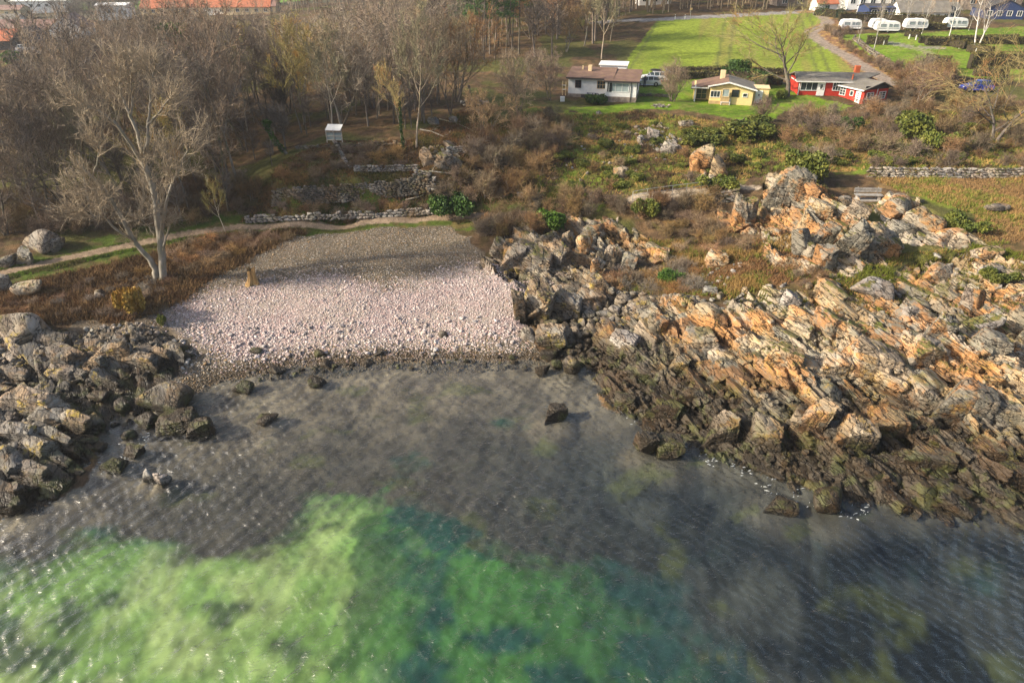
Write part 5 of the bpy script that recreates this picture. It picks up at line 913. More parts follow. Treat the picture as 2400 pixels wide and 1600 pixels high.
bush(IVB, 1396, 242, 46, 22, 'dark green shrub under the deck of the white house')
# yellow cottage ---------------------------------------------------
h = place(1702, 245, -14, 'yellow_cottage', 'pale yellow cottage with a low wide gable and cream chimney', 'house')
walls(h, -2.55, 3.55, 0, 6.5, -.5, 2.2, M_YEL, 'wall', (0, 3.0)); walls(h, -4.9, -2.55, 2.4, 6.5, -.5, 2.2, M_YEL)
walls(h, -4.75, -4.6, .9, 2.4, 0, 2.2, M_WPAINT, 'porch_screen'); box('porch_post', (-4.6, .6, 1.1), (.12, .12, 2.2), M_WPAINT, h)
slab(h, [(0, -.4, 3.22), (0, 6.9, 3.22), (-5.3, 6.9, 2.05), (-5.3, .3, 2.05), (-2.9, .3, 2.58), (-2.9, -.4, 2.58)], .14, M_RBROWN); slab(h, [(.005, -.4, 3.22), (4.0, -.4, 2.24), (4.0, 6.9, 2.24), (.005, 6.9, 3.22)], .14, M_RGREY)
m = MB(); m.prism([(0, 3.26), (4.05, 2.27), (4.05, 2.09), (0, 3.06)], .06, 'y', -.47); m.build('bargeboard', M_WPAINT, h); m = MB(); m.prism([(-.002, 3.26), (-.002, 3.06), (-2.95, 2.42), (-2.95, 2.60)], .06, 'y', -.47); m.build('bargeboard', M_WPAINT, h); box('fascia', (-4.0, .27, 2.18), (2.5, .05, .16), M_WPAINT, h)
box('chimney', (-.9, 4.4, 3.5), (.75, .6, 1.3), M_CREAM, h, .02); box('plinth_panel', (-1.7, -.05, .05), (1.7, .1, .9), M_TANB, h); box('bay', (-.3, -.25, .7), (1.25, .5, 1.5), M_TANB, h)
window(h, (-1.75, -.03, 1.45), 1.35, .85, 3); window(h, (-.3, -.52, 1.75), .95, 1.05, 1, 1, M_CREAM, glass=M_PALEGL); window(h, (1.05, -.03, 1.65), .95, .95, 2, 1, M_DARK); window(h, (2.45, -.03, 1.45), .6, .5, 1); window(h, (-3.7, 2.37, 1.0), 1.5, 1.5, 2, 2, M_CREAM)
b = place(1699, 246, -14, 'garden_bench', 'pale wooden bench against the front of the yellow cottage', 'bench'); box('seat', (0, 0, .45), (1.4, .4, .06), M_WPAINT, b); box('backrest', (0, .2, .72), (1.4, .06, .4), M_WPAINT, b)
for x in (-.6, .6): box('leg', (x, 0, .21), (.08, .36, .42), M_WPAINT, b)
s = place(1777, 242, -14, 'yellow_shed', 'flat roofed yellow shed with white door beside the yellow cottage', 'shed'); walls(s, -1.15, 1.25, 0, 2.4, -.3, 2.1, M_YEL); slab(s, [(-1.25, -.12, 2.2), (1.35, -.12, 2.2), (1.35, 2.5, 2.25), (-1.25, 2.5, 2.25)], .1, M_CREAM); d = door(s, (-.1, -.03, 0), .85, 1.75, M_WPAINT)
MB().tube((0, -.06, 1.2), (0, .02, 1.2), .12, .12, 10).build('porthole', M_DARK, d)
# red house --------------------------------------------------------
h = place(1915, 224, -6, 'red_house', 'red boarded house in two angled wings with grey felt roofs', 'house')
walls(h, -2.9, 9.0, 0, 5.6, -.5, 2.15, M_RED)
slab(h, [(-3.6, -.45, 2.2), (5.4, -.45, 2.2), (9.4, 2.6, 3.0), (9.4, 3.0, 3.05), (-3.2, 3.0, 3.05)], .14, M_RGREY); slab(h, [(-3.2, 3.004, 3.05), (9.4, 3.004, 3.05), (9.4, 6.0, 2.25), (-3.2, 6.0, 2.25)], .14, M_RGREY); box('fascia', (.9, -.48, 2.1), (9.0, .05, .16), M_WPAINT, h); box('fascia', (-3.62, 1.1, 2.2), (.05, 3.0, .16), M_WPAINT, h, 0)
window(h, (-1.45, -.03, 1.35), 2.5, 1.15, 3, 1); door(h, (.35, -.03, 0), .95, 1.95, M_WPAINT, panes=0); window(h, (.35, -.08, 1.35), .45, .7, 1, 1, fw=.04); window(h, (2.85, -.03, 1.4), 1.6, 1.15, 4, 2); box('corner_post', (-2.92, -.03, .9), (.1, .1, 2.4), M_WPAINT, h)
box('chimney', (6.1, 3.1, 3.4), (.75, .6, 1.2), M_BRICKR, h, .02)
wg = empty('wing', (0, 0, 0)); wg.parent = h; gp = G(2020, 245); off = gp-np.array(h.location); ca, sa = math.cos(R(6)), math.sin(R(6)); wg.location = (off[0]*ca-off[1]*sa, off[0]*sa+off[1]*ca, off[2]-.05); wg.rotation_euler = (0, 0, R(22+6))
wm = MB(); wm.box((2.3, 3.6, .85), (4.6, 7.2, 2.7)); wm.build('wing_wall', M_RED, wg); MB().prism([(0.02, 2.2), (4.58, 2.2), (3.0, 2.95)], .16, 'y', 0.02).build('gable', M_DARK, wg)
slab(wg, [(-.55, -.35, 2.12), (3.0, -.35, 3.1), (3.0, 7.6, 3.1), (-.55, 7.6, 2.12)], .13, M_RGREY, 'wing_roof'); slab(wg, [(3.004, -.35, 3.1), (5.1, -.35, 2.25), (5.1, 7.6, 2.25), (3.004, 7.6, 3.1)], .13, M_RGREY, 'wing_roof'); box('gable_boards', (2.3, -.02, 2.32), (4.62, .05, .5), M_DARK, wg); box('wing_fascia', (-.58, 3.6, 2.04), (.05, 7.8, .15), M_WPAINT, wg)
window(wg, (1.15, -.03, 1.15), 1.25, .95, 2, 3); window(wg, (3.55, -.03, 1.15), 1.25, .95, 2, 3); box('corner_strip', (2.45, -.03, .85), (.1, .06, 2.5), M_WPAINT, wg)
window(wg, (-.03, 4.6, 1.3), 2.2, 1.15, 4, 3, rz=R(-90)); door(wg, (-.03, 1.0, -.2), .8, 1.95, M_WPAINT, R(-90), panes=4); window(wg, (-.03, 2.3, 1.25), .6, .65, 1, 1, rz=R(-90)); MB().tube((1.5, 4.2, 2.5), (1.5, 4.2, 3.6), .1, .1, 8).build('stove_pipe', M_BRICKR, wg)
for ch in list(wg.children): M_ = wg.matrix_basis @ ch.matrix_basis; ch.parent = h; ch.matrix_basis = M_
bpy.data.objects.remove(wg)
# simple houses further off ---------------------------------------
def house(u, v, rz, w, d, wh, rh, wm, rm, label, name='house', nw=3, chim=0, gable_front=False, dormer=0, fm=None, rows=1, cat='house'):
    h = place(u, v, rz, name, label, cat)
    if gable_front:
        walls(h, -w/2, w/2, 0, d, -1, wh, wm, 'wall', (0, wh+rh))
        for s in (-1, 1): slab(h, [(s*.003, -.3, wh+rh+.12), (s*.003, d+.3, wh+rh+.12), (s*(w/2+.35), d+.3, wh-.12), (s*(w/2+.35), -.3, wh-.12)][::s], .14, rm)
    else:
        m = MB(); m.prism([(0, -1), (d, -1), (d, wh), (d/2, wh+rh), (0, wh)], w, 'x', -w/2); m.build('wall', wm, h)
        slab(h, [(-w/2-.3, -.35, wh-.12), (w/2+.3, -.35, wh-.12), (w/2+.3, d/2-.003, wh+rh+.12), (-w/2-.3, d/2-.003, wh+rh+.12)], .14, rm); slab(h, [(-w/2-.3, d/2+.003, wh+rh+.12), (w/2+.3, d/2+.003, wh+rh+.12), (w/2+.3, d+.35, wh-.12), (-w/2-.3, d+.35, wh-.12)], .14, rm)
    for j in range(rows):
        for i in range(nw): window(h, (-w/2+w*(i+.5)/nw, -.03, wh*(j+.55)/rows), min(1.2, w/nw*.5), min(1.1, wh/rows*.45), 2, 1, fm)
    for i in range(chim): box('chimney', (-w*.25+w*.5*i/max(1, chim-1) if chim > 1 else w*.15, d/2, wh+rh+.4), (.6, .6, 1.2), M_BRICKR, h)
    for i in range(dormer): box('dormer', (-w/2+w*(i+.5)/dormer, d*.22, wh+rh*.5), (1.4, 1.6, 1.0), M_WPAINT, h)
    return h
house(268, 48, 8, 11, 8, 5.2, .5, M_WPAINT, M_WPAINT, 'white cube shaped villa above the brown wood on the left', nw=6, rows=1)
b_ = house(95, 26, 10, 22, 9, 4, .6, M_WPAINT, M_WPAINT, 'long white hazy house at the top left', nw=7)
house(160, 92, 12, 9, 12, 3.0, 3.4, M_WPAINT, M_RMAUVE, 'white gabled house with tall masts behind the wood', gable_front=True, nw=2)
for k, du in enumerate((-4, 3)):
    P = G(150+du, 80); tag(MB().tube((0, 0, 0), (-.9, 0, 8.5), .09, .05, 6).build('flag_mast', M_WPAINT), ('left' if k == 0 else 'right')+' one of two white masts over the gabled house', 'mast', 'white masts').location = P
house(18, 118, 4, 12, 8, 2.6, 2.4, M_DARK, M_RRED, 'black boarded house with orange tiles at the left edge', nw=2); house(66, 118, 8, 8, 8, 2.2, 3.4, M_DARK, M_RDARK, 'dark steep roofed house at the left behind the wood', gable_front=True, nw=1)
house(30, 85, 6, 9, 7, 2.5, 2, M_CREAM, M_RMAUVE, 'pale hazy house behind the dark sheds', nw=3); house(100, 88, 6, 8, 7, 2.6, 2.2, M_CREAM, M_RMAUVE, 'cream house half hidden among trees on the left', nw=2); house(8, 42, 6, 14, 8, 3, 1.2, M_CREAM, M_RMAUVE, 'low pale house in the haze at the top left corner', nw=4); house(10, 68, 6, 10, 7, 2.6, 1.8, M_WPAINT, M_RGREY, 'grey roofed hazy house at the left edge', nw=3)
house(85, 148, 6, 11, 4, 2.2, .4, M_CREAM, M_RDARK, 'low pale garage row below the dark house', nw=3, name='garage', cat='garage')
house(362, 36, 4, 10, 8, 2.6, 2.6, M_CREAM, M_RRED, 'orange roofed house at the left end of the tiled row', nw=3); house(425, 34, 4, 17, 9, 2.6, 3.4, M_CREAM, M_RRED, 'long orange tiled house in the skyline row', nw=5, chim=1); house(520, 34, 4, 13, 9, 2.6, 2.8, M_WPAINT, M_RRED, 'white gabled orange roofed house right of the long one', nw=3); house(580, 34, 4, 17, 9, 2.6, 3.4, M_CREAM, M_RRED, 'orange tiled house at the right end of the skyline row', nw=5)
house(480, 20, 4, 12, 8, 3, 3, M_CREAM, M_RDARK, 'dark roofed house behind the orange row', nw=3); house(622, 32, 4, 8, 8, 2.6, 2.6, M_CREAM, M_RMAUVE, 'yellowish house with plum roof beside the conical evergreen', nw=2); house(540, 16, 4, 14, 8, 3, 3.6, M_CREAM, M_RDARK, 'hazy dark roofed house in the far row', nw=3)
house(2065, 24, -6, 17, 9, 3.6, 3.4, M_WPAINT, M_RRED, 'large white house with orange roof above the caravans', nw=7); house(1937, 28, 4, 5, 4.5, 2.0, 1.4, M_WPAINT, M_RRED, 'little white shed with orange roof beside the evergreens', gable_front=False, nw=1, name='shed', cat='shed')
house(2095, 44, -4, 12, 7, 2.4, .5, M_BLUE, M_RDARK, 'dark blue bungalow with white edged flat roof behind the caravans', nw=5); house(2165, 50, -4, 11, 7, 2.0, 2.0, M_WPAINT, M_RGREY, 'grey roofed bungalow behind the right caravans', nw=6); house(2210, 46, -4, 7, 6, 2.2, 1.2, M_PLINTH, M_RGREY, 'stone grey house half hidden by birches', nw=2)
house(2350, 46, -10, 8.5, 8, 2.4, 1.8, M_BLUE, M_RDARK, 'blue house with white eaves at the right edge', nw=4, gable_front=True); house(2320, 26, -8, 14, 9, 4, 3, M_PLINTH, M_RDARK, 'dark roofed house behind the blue one', nw=3); house(1535, 12, 0, 9, 7, 2.6, 2.4, M_WPAINT, M_RDARK, 'white house showing between far trees over the field', nw=3); house(1855, 16, 0, 8, 6, 2.5, 2.2, M_PLINTH, M_RMAUVE, 'small hazy house at the end of the road', nw=2); house(1930, 16, 0, 9, 7, 2.6, 2.4, M_CREAM, M_RRED, 'orange roofed cottage far behind the road', nw=2)
# ------------------------------------------------------------------ vehicles
def paint(name, c, rough=.25, metal=.2):
    t = NT(name); n = t.noise(t.obj(), 4, 3); t.col(t.mix(t.ramp(n, .4, .6), tuple(k*.93 for k in c), c)); t.rough(rough); t.bsdf.inputs['Metallic'].default_value = metal; t.bsdf.inputs['Coat Weight'].default_value = .5; t.bsdf.inputs['Specular IOR Level'].default_value = .5; return t.m
M_SILV = paint('silver_white_paint', (.62, .65, .68)); M_CBLUE = paint('blue_car_paint', (.03, .06, .42)); M_WCAR = paint('white_car_paint', (.74, .75, .77), .3, 0); M_TYRE = plain('tyre_rubber', (.02, .02, .02), .8); M_RIM = plain('rim_alloy', (.45, .45, .46), .3, .05, 3, .5, .7); M_LAMPR = plain('red_lamp', (.45, .02, .02), .2); M_LAMPW = plain('clear_lamp', (.75, .75, .72), .15)
def loft(prof, name, mat, par):                    # closed side outline (x, z, half width) turned into a body
    n = len(prof); P = [(x, -w, z) for x, z, w in prof]+[(x, w, z) for x, z, w in prof]
    return MB().poly(P, [tuple(range(n)), tuple(range(2*n-1, n-1, -1))]+[(i, n+i, n+(i+1) % n, (i+1) % n) for i in range(n)]).build(name, mat, par, .03)
def car(P, rz, label, mat, suv=False, hatch=False, box_=False, name='parked_car'):
    e = empty(name, P, R(rz), label, 'car'); k = 1.08 if suv else 1; g = .26 if suv else .2
    b = loft([(-2.25, g+.12, .80), (-2.28, .62*k, .84), (-2.2, .9*k, .82), (-1.3, .98*k, .86), (.95, .95*k, .87), (1.7, .84*k, .84), (2.2, .66*k, .76), (2.28, .45, .74), (2.2, g+.08, .72), (1.0, g, .84), (-1.0, g, .84)], 'body', mat, e)
    loft([(-2.1, .93*k, .76), (-1.85, 1.42*k, .62), (-1.0, 1.49*k, .64), (.05, 1.46*k, .64), (.95, .95*k, .76)], 'cabin_glass', M_GLASS, e); loft([(-1.95, 1.43*k, .60), (-1.0, 1.53*k, .62), (.05, 1.50*k, .62), (.2, 1.44*k, .60), (-1.0, 1.44*k, .60)], 'roof', mat, e)
    for s in (-1, 1):
        for x, w in ((-.95, .07), (-.1, .08), (.62, .06)): MB().box((x, s*.70, 1.2*k), (w, .06, .52), 0, s*.24, .0 if x < .3 else .5).build('pillar', mat, e)
        box('door_line', (-.1, s*.865, .7*k), (.015, .02, .45), M_DARK, e); box('headlight', (2.12, s*.6, .68*k), (.2, .26, .12), M_LAMPW, e); box('tail_light', (-2.2, s*.7, .85*k), (.12, .2, .22), M_LAMPR, e)
        bm_ = box('mirror', (.75, s*.93, 1.0*k), (.16, .16, .12), mat, e, .02)
        for x in (-1.38, 1.4):
            w = at(MB().tube((0, -.1, 0), (0, .1, 0), .34, .34, 16).build('wheel', M_TYRE, e), (x, s*.76, .34)); MB().tube((0, s*.102, 0), (0, s*.112, 0), .2, .2, 12).build('rim', M_RIM, w)
    if hatch: MB().box((0, 0, 0), (1.0, 1.25, .08), 0, 0, R(-28)).build('open_tailgate', mat, e).location = (-2.35, 0, 1.72)
    if box_: loft([(-1.3, 1.62, .38), (-1.25, 1.8, .40), (-.2, 1.9, .42), (.45, 1.82, .36), (.6, 1.64, .3)], 'roof_box', M_DARK, e)
    return e
car(G(1515, 201), 178, 'silver white estate car parked on the lawn beside the white house', M_SILV)
car(G(1530, 190), 174, 'white estate car with black roof box and raised tailgate behind the silver one', M_WCAR, False, True, True)
car(G(2285, 214), 176, 'bright blue car parked in front of the dark plank fence', M_CBLUE, True)
P = G(62, 120); car(P, 10, 'white van roof showing among the dark houses on the left', M_WCAR, True)
# person by the car
def person(P, rz, label):
    e = empty('person', P, R(rz), label, 'person'); me = bpy.data.meshes.new('body')
    J = [(0, 0, .95), (0, .02, 1.2), (0, .03, 1.42), (0, .02, 1.52), (0, .0, 1.62), (0, -.01, 1.72), (.18, .02, 1.42), (.24, -.04, 1.16), (.22, -.2, .98), (-.18, .02, 1.42), (-.24, -.02, 1.16), (-.23, -.14, .95), (.09, 0, .9), (.10, -.02, .5), (.10, .02, .08), (.10, -.14, .03), (-.09, 0, .9), (-.11, .02, .5), (-.12, .06, .08), (-.12, -.1, .03)]
    E = [(0, 1), (1, 2), (2, 3), (3, 4), (4, 5), (2, 6), (6, 7), (7, 8), (2, 9), (9, 10), (10, 11), (0, 12), (12, 13), (13, 14), (14, 15), (0, 16), (16, 17), (17, 18), (18, 19)]
    rad = [.15, .14, .15, .06, .085, .085, .07, .055, .04, .07, .055, .04, .1, .075, .05, .04, .1, .075, .05, .04]
    me.from_pydata(J, E, []); o = link('body', me, plain('dark_blue_clothes', (.025, .035, .06), .9), e); md = o.modifiers.new('skin', 'SKIN'); 
    for v, r_ in zip(me.skin_vertices[0].data if me.skin_vertices else [], rad): v.radius = (r_, r_)
    o.modifiers.new('sub', 'SUBSURF').levels = 1; return e
def person2(P, rz, label):
    bm = bmesh.new(); me0 = bpy.data.meshes.new('b'); bm.free()
    o = person(P, rz, label).children[0]; me = o.data
    if not me.skin_vertices:
        bpy.context.view_layer.objects.active = o; o.select_set(True)
    e = o.parent; hd = MB(); V, F = ico(3); hm = np_mesh('head', V*np.array([.085, .1, .12])+np.array([0, -.015, 1.66]), F, smooth=True); link('head', hm, plain('skin_tone', (.42, .24, .16), .6), e)
    hm2 = np_mesh('hair', V[:, :]*np.array([.095, .105, .1])+np.array([0, .015, 1.71]), F, smooth=True); link('hair', hm2, plain('hair_dark', (.03, .02, .015), .8), e)
person2(G(1510, 205), 20, 'person in dark blue clothes standing beside the silver car')
# caravans
M_CARV = plain('caravan_white', (.80, .80, .79), .4, .03, 1); M_STRIPE = plain('caravan_stripe', (.25, .27, .32), .5)
def caravan(u, v, rz, L, label):
    e = empty('caravan', G(u, v), R(rz), label, 'caravan', 'caravans on the campsite'); e.scale = (.82, .82, .82); a = L/2
    loft([(-a, .75, 1.08), (-a+.05, 1.7, 1.08), (-a+.35, 2.45, 1.04), (-a+.9, 2.62, 1.02), (a-1.0, 2.62, 1.02), (a-.35, 2.35, 1.04), (a, 1.3, 1.08), (a-.05, .65, 1.08), (a-.4, .45, 1.1), (-a+.3, .45, 1.1)], 'body', M_CARV, e)
    for x, w in ((-a*.45, 1.3), (a*.15, .7), (a*.6, 1.0)): window(e, (x, -1.1, 1.65), w, .6, 1, 1, M_STRIPE, glass=M_PALEGL)
    box('door', (-a*.05, -1.1, 1.4), (.6, .03, 1.7), M_CARV, e); box('stripe', (0, -1.105, .95), (L*.92, .02, .12), M_STRIPE, e); box('roof_vent', (0, 0, 2.68), (.6, .6, .12), M_CARV, e); MB().tube((a-.2, 0, .55), (a+1.1, 0, .5), .06, .05, 6).build('tow_bar', M_DARK, e)
    for s in (-1, 1):
        w = at(MB().tube((0, -.09, 0), (0, .09, 0), .33, .33, 14).build('wheel', M_TYRE, e), (0, s*1.0, .33)); MB().tube((0, s*.092, 0), (0, s*.1, 0), .19, .19, 10).build('rim', M_RIM, w)
caravan(1990, 71, -4, 5.2, 'leftmost white caravan in the campsite row'); caravan(2055, 70, -4, 4.2, 'small white caravan half hidden behind the large one'); caravan(2076, 76, -6, 5.8, 'largest white caravan with dark stripe in front of the hedge'); caravan(2142, 70, -4, 5.6, 'white caravan behind the leaning birch'); caravan(2235, 68, -4, 5.6, 'white caravan at the right end behind the birches')
# ------------------------------------------------------------------ dry stone walls: every stone is a piece
def stone_wall(label, pts, h, sl, sh, mat='s', maxn=290, depth=.45, batter=.12, seed=1, ruin=.0):
    P = [G(u, v) for u, v in pts]; e = empty('stone_wall', P[0], 0, label, 'stone wall'); e['kind'] = 'thing'; n = 0; r = random.Random(seed)
    pts3 = np.array(P); seg = np.hypot(*np.diff(pts3[:, :2], axis=0).T); S = np.concatenate([[0], np.cumsum(seg)]); L = S[-1]; rows = max(1, int(round(h/sh))); z = 0.; items = []
    for k in range(rows):
        s = r.uniform(0, sl*.5)
        while s < L:
            l = sl*r.uniform(.6, 1.6); hh = sh*r.uniform(.85, 1.25)
            if not (ruin and k == rows-1 and r.random() < ruin): items.append((s+l/2, k, l, hh))
            s += l*.98
    if len(items) > maxn: r.shuffle(items); extra = items[maxn:]; items = items[:maxn]
    else: extra = []
    def xf(s, k, l, hh):
        s = min(s, L-.01); x = np.interp(s, S, pts3[:, 0]); y = np.interp(s, S, pts3[:, 1]); zz = np.interp(s, S, pts3[:, 2]); i = min(len(seg)-1, int(np.searchsorted(S, s)-1)); d = pts3[i+1]-pts3[i]; a = math.atan2(d[1], d[0])
        return (x-math.sin(a)*batter*k, y+math.cos(a)*batter*k, zz+sh*(k+.45)), a
    for s, k, l, hh in items:
        p, a = xf(s, k, l, hh); o = rock('stone', p, 1, r.choice(('block', 'boulder', 'block')), (r.gauss(0, .12), r.gauss(0, .1), a+r.gauss(0, .12)), mat, e, 3, (l*1.08, depth/.8, hh*1.2/.68))
    if extra:
        it = []
        for s, k, l, hh in extra: p, a = xf(s, k, l, hh); it.append((p[0], p[1], p[2], l*1.05, (r.gauss(0, .2), r.gauss(0, .2), a)))
        join_rocks('small_stones', it, 'block', mat, e, 2)
    return e
stone_wall('dry stone wall of pale slabs along the meadow at the right edge', [(2030,415),(2130,416),(2250,418),(2330,418),(2440,416)], 1.0, .72, .26, seed=1)
stone_wall('long low row of pale stones behind the footpath', [(570,523),(700,516),(860,512),(960,506),(1035,501)], .7, .55, .26, seed=2, ruin=.4)
stone_wall('tall terrace wall of small dark and pale stones above the path', [(636,484),(720,478),(830,472),(930,462),(1005,452)], 1.9, .42, .2, 'g', seed=3, ruin=.2, batter=.09)
stone_wall('upper terrace wall of grey stones in the clearing', [(828,402),(900,402),(975,400)], .65, .5, .22, seed=4); stone_wall('tumbled wall climbing the slope to the small frame', [(822,398),(810,378),(798,355),(788,338)], .6, .45, .2, seed=5, ruin=.5); stone_wall('low ruined wall at the back of the upper terrace', [(690,352),(780,346),(890,340),(950,338)], .55, .5, .22, 'g', seed=6, ruin=.4)
stone_wall('short white stone wall end in the brambles', [(965,420),(1005,428),(1015,445)], 1.0, .5, .22, seed=7, ruin=.3); stone_wall('dark stone row at the foot of the left wood', [(60,515),(160,512),(280,525)], .6, .6, .25, 'g', seed=8, ruin=.5); stone_wall('sloping stone retaining wall under the railed path', [(1640,485),(1680,478),(1725,470)], 1.1, .6, .22, seed=9); stone_wall('lichened stone bank beside the granite blocks', [(1045,362),(1085,360)], .8, .4, .2, seed=10); stone_wall('earth and stone boundary wall beside the farm track', [(1998,92),(2030,120),(2075,150),(2088,160)], .9, .7, .3, 'g', seed=11, ruin=.3); stone_wall('low stone edge on the lawn beside the white house', [(1496,226),(1530,226),(1562,228)], .4, .5, .2, 'g', seed=12)
P = G(1112, 245); e = empty('stone_ruin', P, 0, 'ruined pale stone heap with a thin chimney pillar on the slope', 'ruin')
for i in range(46):
    a = rnd.uniform(-1, 1); rock('stone', (P[0]+a*1.7, P[1]+rnd.gauss(0, .5), P[2]+rnd.uniform(0, 1.2)*(1-abs(a)*.7)), rnd.uniform(.35, .75), rnd.choice(('block', 'boulder')), (rnd.gauss(0, .3), rnd.gauss(0, .3), rnd.uniform(0, 6)), 's', e, 3)
for i in range(5): rock('stone', (P[0]-.7, P[1], P[2]+1.2+i*.32), .42, 'block', (0, 0, rnd.uniform(0, 6)), 's', e, 3)
# small glazed frame on the terrace
e = empty('glass_hut', G(785, 335), R(-6), 'small weathered white framed glass hut above the terrace wall', 'hut'); M_OLDW = plain('weathered_white', (.42, .38, .33), .8, .2); 
for x in (-.95, .95): box('post', (x, 0, .8), (.1, .1, 1.7), M_OLDW, e)
for z in (.35, .8, 1.25): box('rail', (0, -.01, z), (1.8, .08, .09), M_OLDW, e)
box('mullion', (0, -.03, .8), (.08, .07, 1.0), M_OLDW, e)
for x in (-.47, .47):
    for z in (.57, 1.02): box('pane', (x, .02, z), (.84, .03, .36), M_PALEGL, e)
for x in (-.47, .47): slab(e, [(x-.46, -.25, 1.55), (x+.46, -.25, 1.55), (x+.46, .9, 2.0), (x-.46, .9, 2.0)], .06, M_WPAINT, 'roof_light')
# bench on the headland
M_GREYW = plain('weathered_grey_wood', (.33, .31, .28), .85, .2, 5); M_CONC = plain('bench_concrete', (.36, .33, .29), .9, .15)
P = G(2033, 468); e = empty('plank_bench', P, R(-3), 'long grey plank bench on the grass beside the split crag', 'bench'); s = mpp(P)*62/2.4
for i, (y, z) in enumerate(((-.22, .46), (.0, .46), (.2, .46))): box('seat_plank', (0, y, z), (2.4, .19, .06), M_GREYW, e)
for z in (.68, .9): box('back_plank', (0, .36, z), (2.4, .05, .17), M_GREYW, e)
for x in (-.9, .9): MB().box((x, 0, .21), (.22, .5, .42)).build('support', M_CONC, e); box('back_post', (x, .40, .55), (.1, .05, 1.0), M_GREYW, e)
box('foot_slab', (0, -.1, .02), (2.2, .9, .08), M_CONC, e); e.scale = (s, s, s)
# railing along the upper path
RL = [(1482,470),(1516,464),(1545,460),(1575,456),(1608,452),(1642,448),(1678,443),(1722,437)]; PR = [G(u, v) for u, v in RL]; e = empty('path_railing', PR[0], 0, 'thin grey metal railing along the path above the hollow', 'railing'); M_RAIL = plain('galvanised_rail', (.42, .44, .42), .4, .1, 4, .5, .4)
for p in PR: q = p-PR[0]; MB().tube((q[0], q[1], q[2]-.2), (q[0], q[1], q[2]+1.0), .035, .035, 6).build('post', M_RAIL, e)
for hgt in (.55, 1.0):
    for a, b in zip(PR[:-1], PR[1:]): a, b = a-PR[0], b-PR[0]; MB().tube((a[0], a[1], a[2]+hgt), (b[0], b[1], b[2]+hgt), .03, .03, 6).build('rail', M_RAIL, e)
# old stump on the beach
def stump():
    V = []; r = np.random.default_rng(2); n, k = 22, 9; th = np.arange(n)*2*np.pi/n
    lobes = 1+.28*np.cos(th*3+.6)+.14*np.cos(th*5+2)+.1*r.normal(0, 1, n)*.4
    for j in range(k):
        t = j/(k-1); rad = (.34+.32*(1-t)**3-.05*math.sin(t*3))*lobes*(1+.05*r.normal(0, 1, n)); z = t*1.65+(.22*np.cos(th*2+.4)+.1*r.normal(0, 1, n))*(j == k-1)-.1; V.append(np.stack([rad*np.cos(th)+t*.12, rad*np.sin(th), z+0*th], 1))
    V.append(np.stack([.16*np.cos(th)+.1, .16*np.sin(th), np.full(n, .95)], 1)); V = np.vstack(V); F = [(j*n+i, j*n+(i+1) % n, (j+1)*n+(i+1) % n, (j+1)*n+i) for j in range(k) for i in range(n)]
    return np_mesh('tree_stump', V, np.array(F), smooth=True, sharp=40)
t = NT('stump_wood'); p = t.obj(); n = t.noise(t.mapping(p, (6, 6, .8)), 1.5, 5, .7); t.col(t.mix(t.ramp(n, .35, .65), (.22, .12, .045), (.50, .33, .14))); t.nrm(t.bump(n, .9, .1)); P = G(592, 664); o = link('tree_stump', stump(), t.m); o.location = P; tag(o, 'hollow weathered tan tree stump standing at the edge of the pebbles', 'stump')
# fallen trunks
def log(label, pts, r0, r1, mat, name='fallen_trunk'):
    Q = np.array([G(u, v) for u, v in pts]); Q[:, 2] += r0*.8; A = TB(); A.tube(Q-Q[0], np.linspace(r0, r1, len(Q)), 8); r = np.random.default_rng(len(label)); T = TB(); twigs(T, r, [(q-Q[0], np.array([.6, .1, .4]), .6) for q in Q[1:]], 6, .8, .012); e = empty(name, Q[0], 0, label, 'fallen tree'); link('trunk', A.mesh('trunk'), mat, e); link('crown', T.mesh('twigs'), mat, e).name = 'twigs'
log('pale fallen trunk lying over the terrace wall end', [(970,402),(1010,404),(1050,408),(1085,412)], .13, .05, M_PALE); log('thin fallen branch arched below the terrace wall', [(950,470),(985,462),(1020,440),(1060,432)], .09, .03, M_PALE); log('fallen branch on the slope under the ruin', [(985,306),(1010,310),(1040,322)], .12, .06, M_PALE); log('long thin fallen branch beside the pale stones on the slope', [(1030,280),(1070,290),(1110,308)], .08, .03, M_PALE)
# plank fence and posts by the blue car
M_FENCE = plain('dark_fence_boards', (.045, .04, .038), .85, .2); a, b = G(2226, 207), G(2372, 199); d = b-a; L = np.hypot(d[0], d[1]); e = empty('plank_fence', a, math.atan2(d[1], d[0]), 'dark horizontal plank fence behind the blue car', 'fence')
for i in range(5): box('board', (L/2, 0, .25+i*.27+0), (L, .04, .19), M_FENCE, e)
for i in range(6): box('post', (L*i/5, .06, .7), (.12, .1, 1.6), M_FENCE, e)
for (u, v, lab) in ((2214, 213, 'tan gatepost left of the plank fence'), (2231, 216, 'pale gatepost at the corner of the plank fence')):
    tag(box('gate_post', (0, 0, .55), (.22, .22, 1.2), M_TANB, None, .02), lab, 'post').location = G(u, v)
for i, (u, v) in enumerate([(2130,92),(2146,94),(2216,104),(2248,114),(2286,126),(2322,100),(2070,106)]):
    e = empty('campsite_post', G(u, v), 0, ['short white electric post at the middle caravan hedge', 'white electric post left of the dark hedge', 'white electric post at the birch foot hedge', 'white electric post on the olive hedge', 'white electric post at the lane hedge', 'thin white post on the right lawn', 'white electric post beside the free standing hedge'][i], 'post', 'campsite electric posts'); box('post', (0, 0, .4), (.16, .16, .9), M_WPAINT, e); box('cap', (0, 0, .88), (.22, .22, .08), M_STRIPE, e)
tag(MB().tube((0, 0, 0), (.9, 0, 9), .08, .04, 8).build('flagpole', M_WPAINT), 'tall white leaning flagpole in front of the large white house', 'flagpole').location = G(2004, 42)
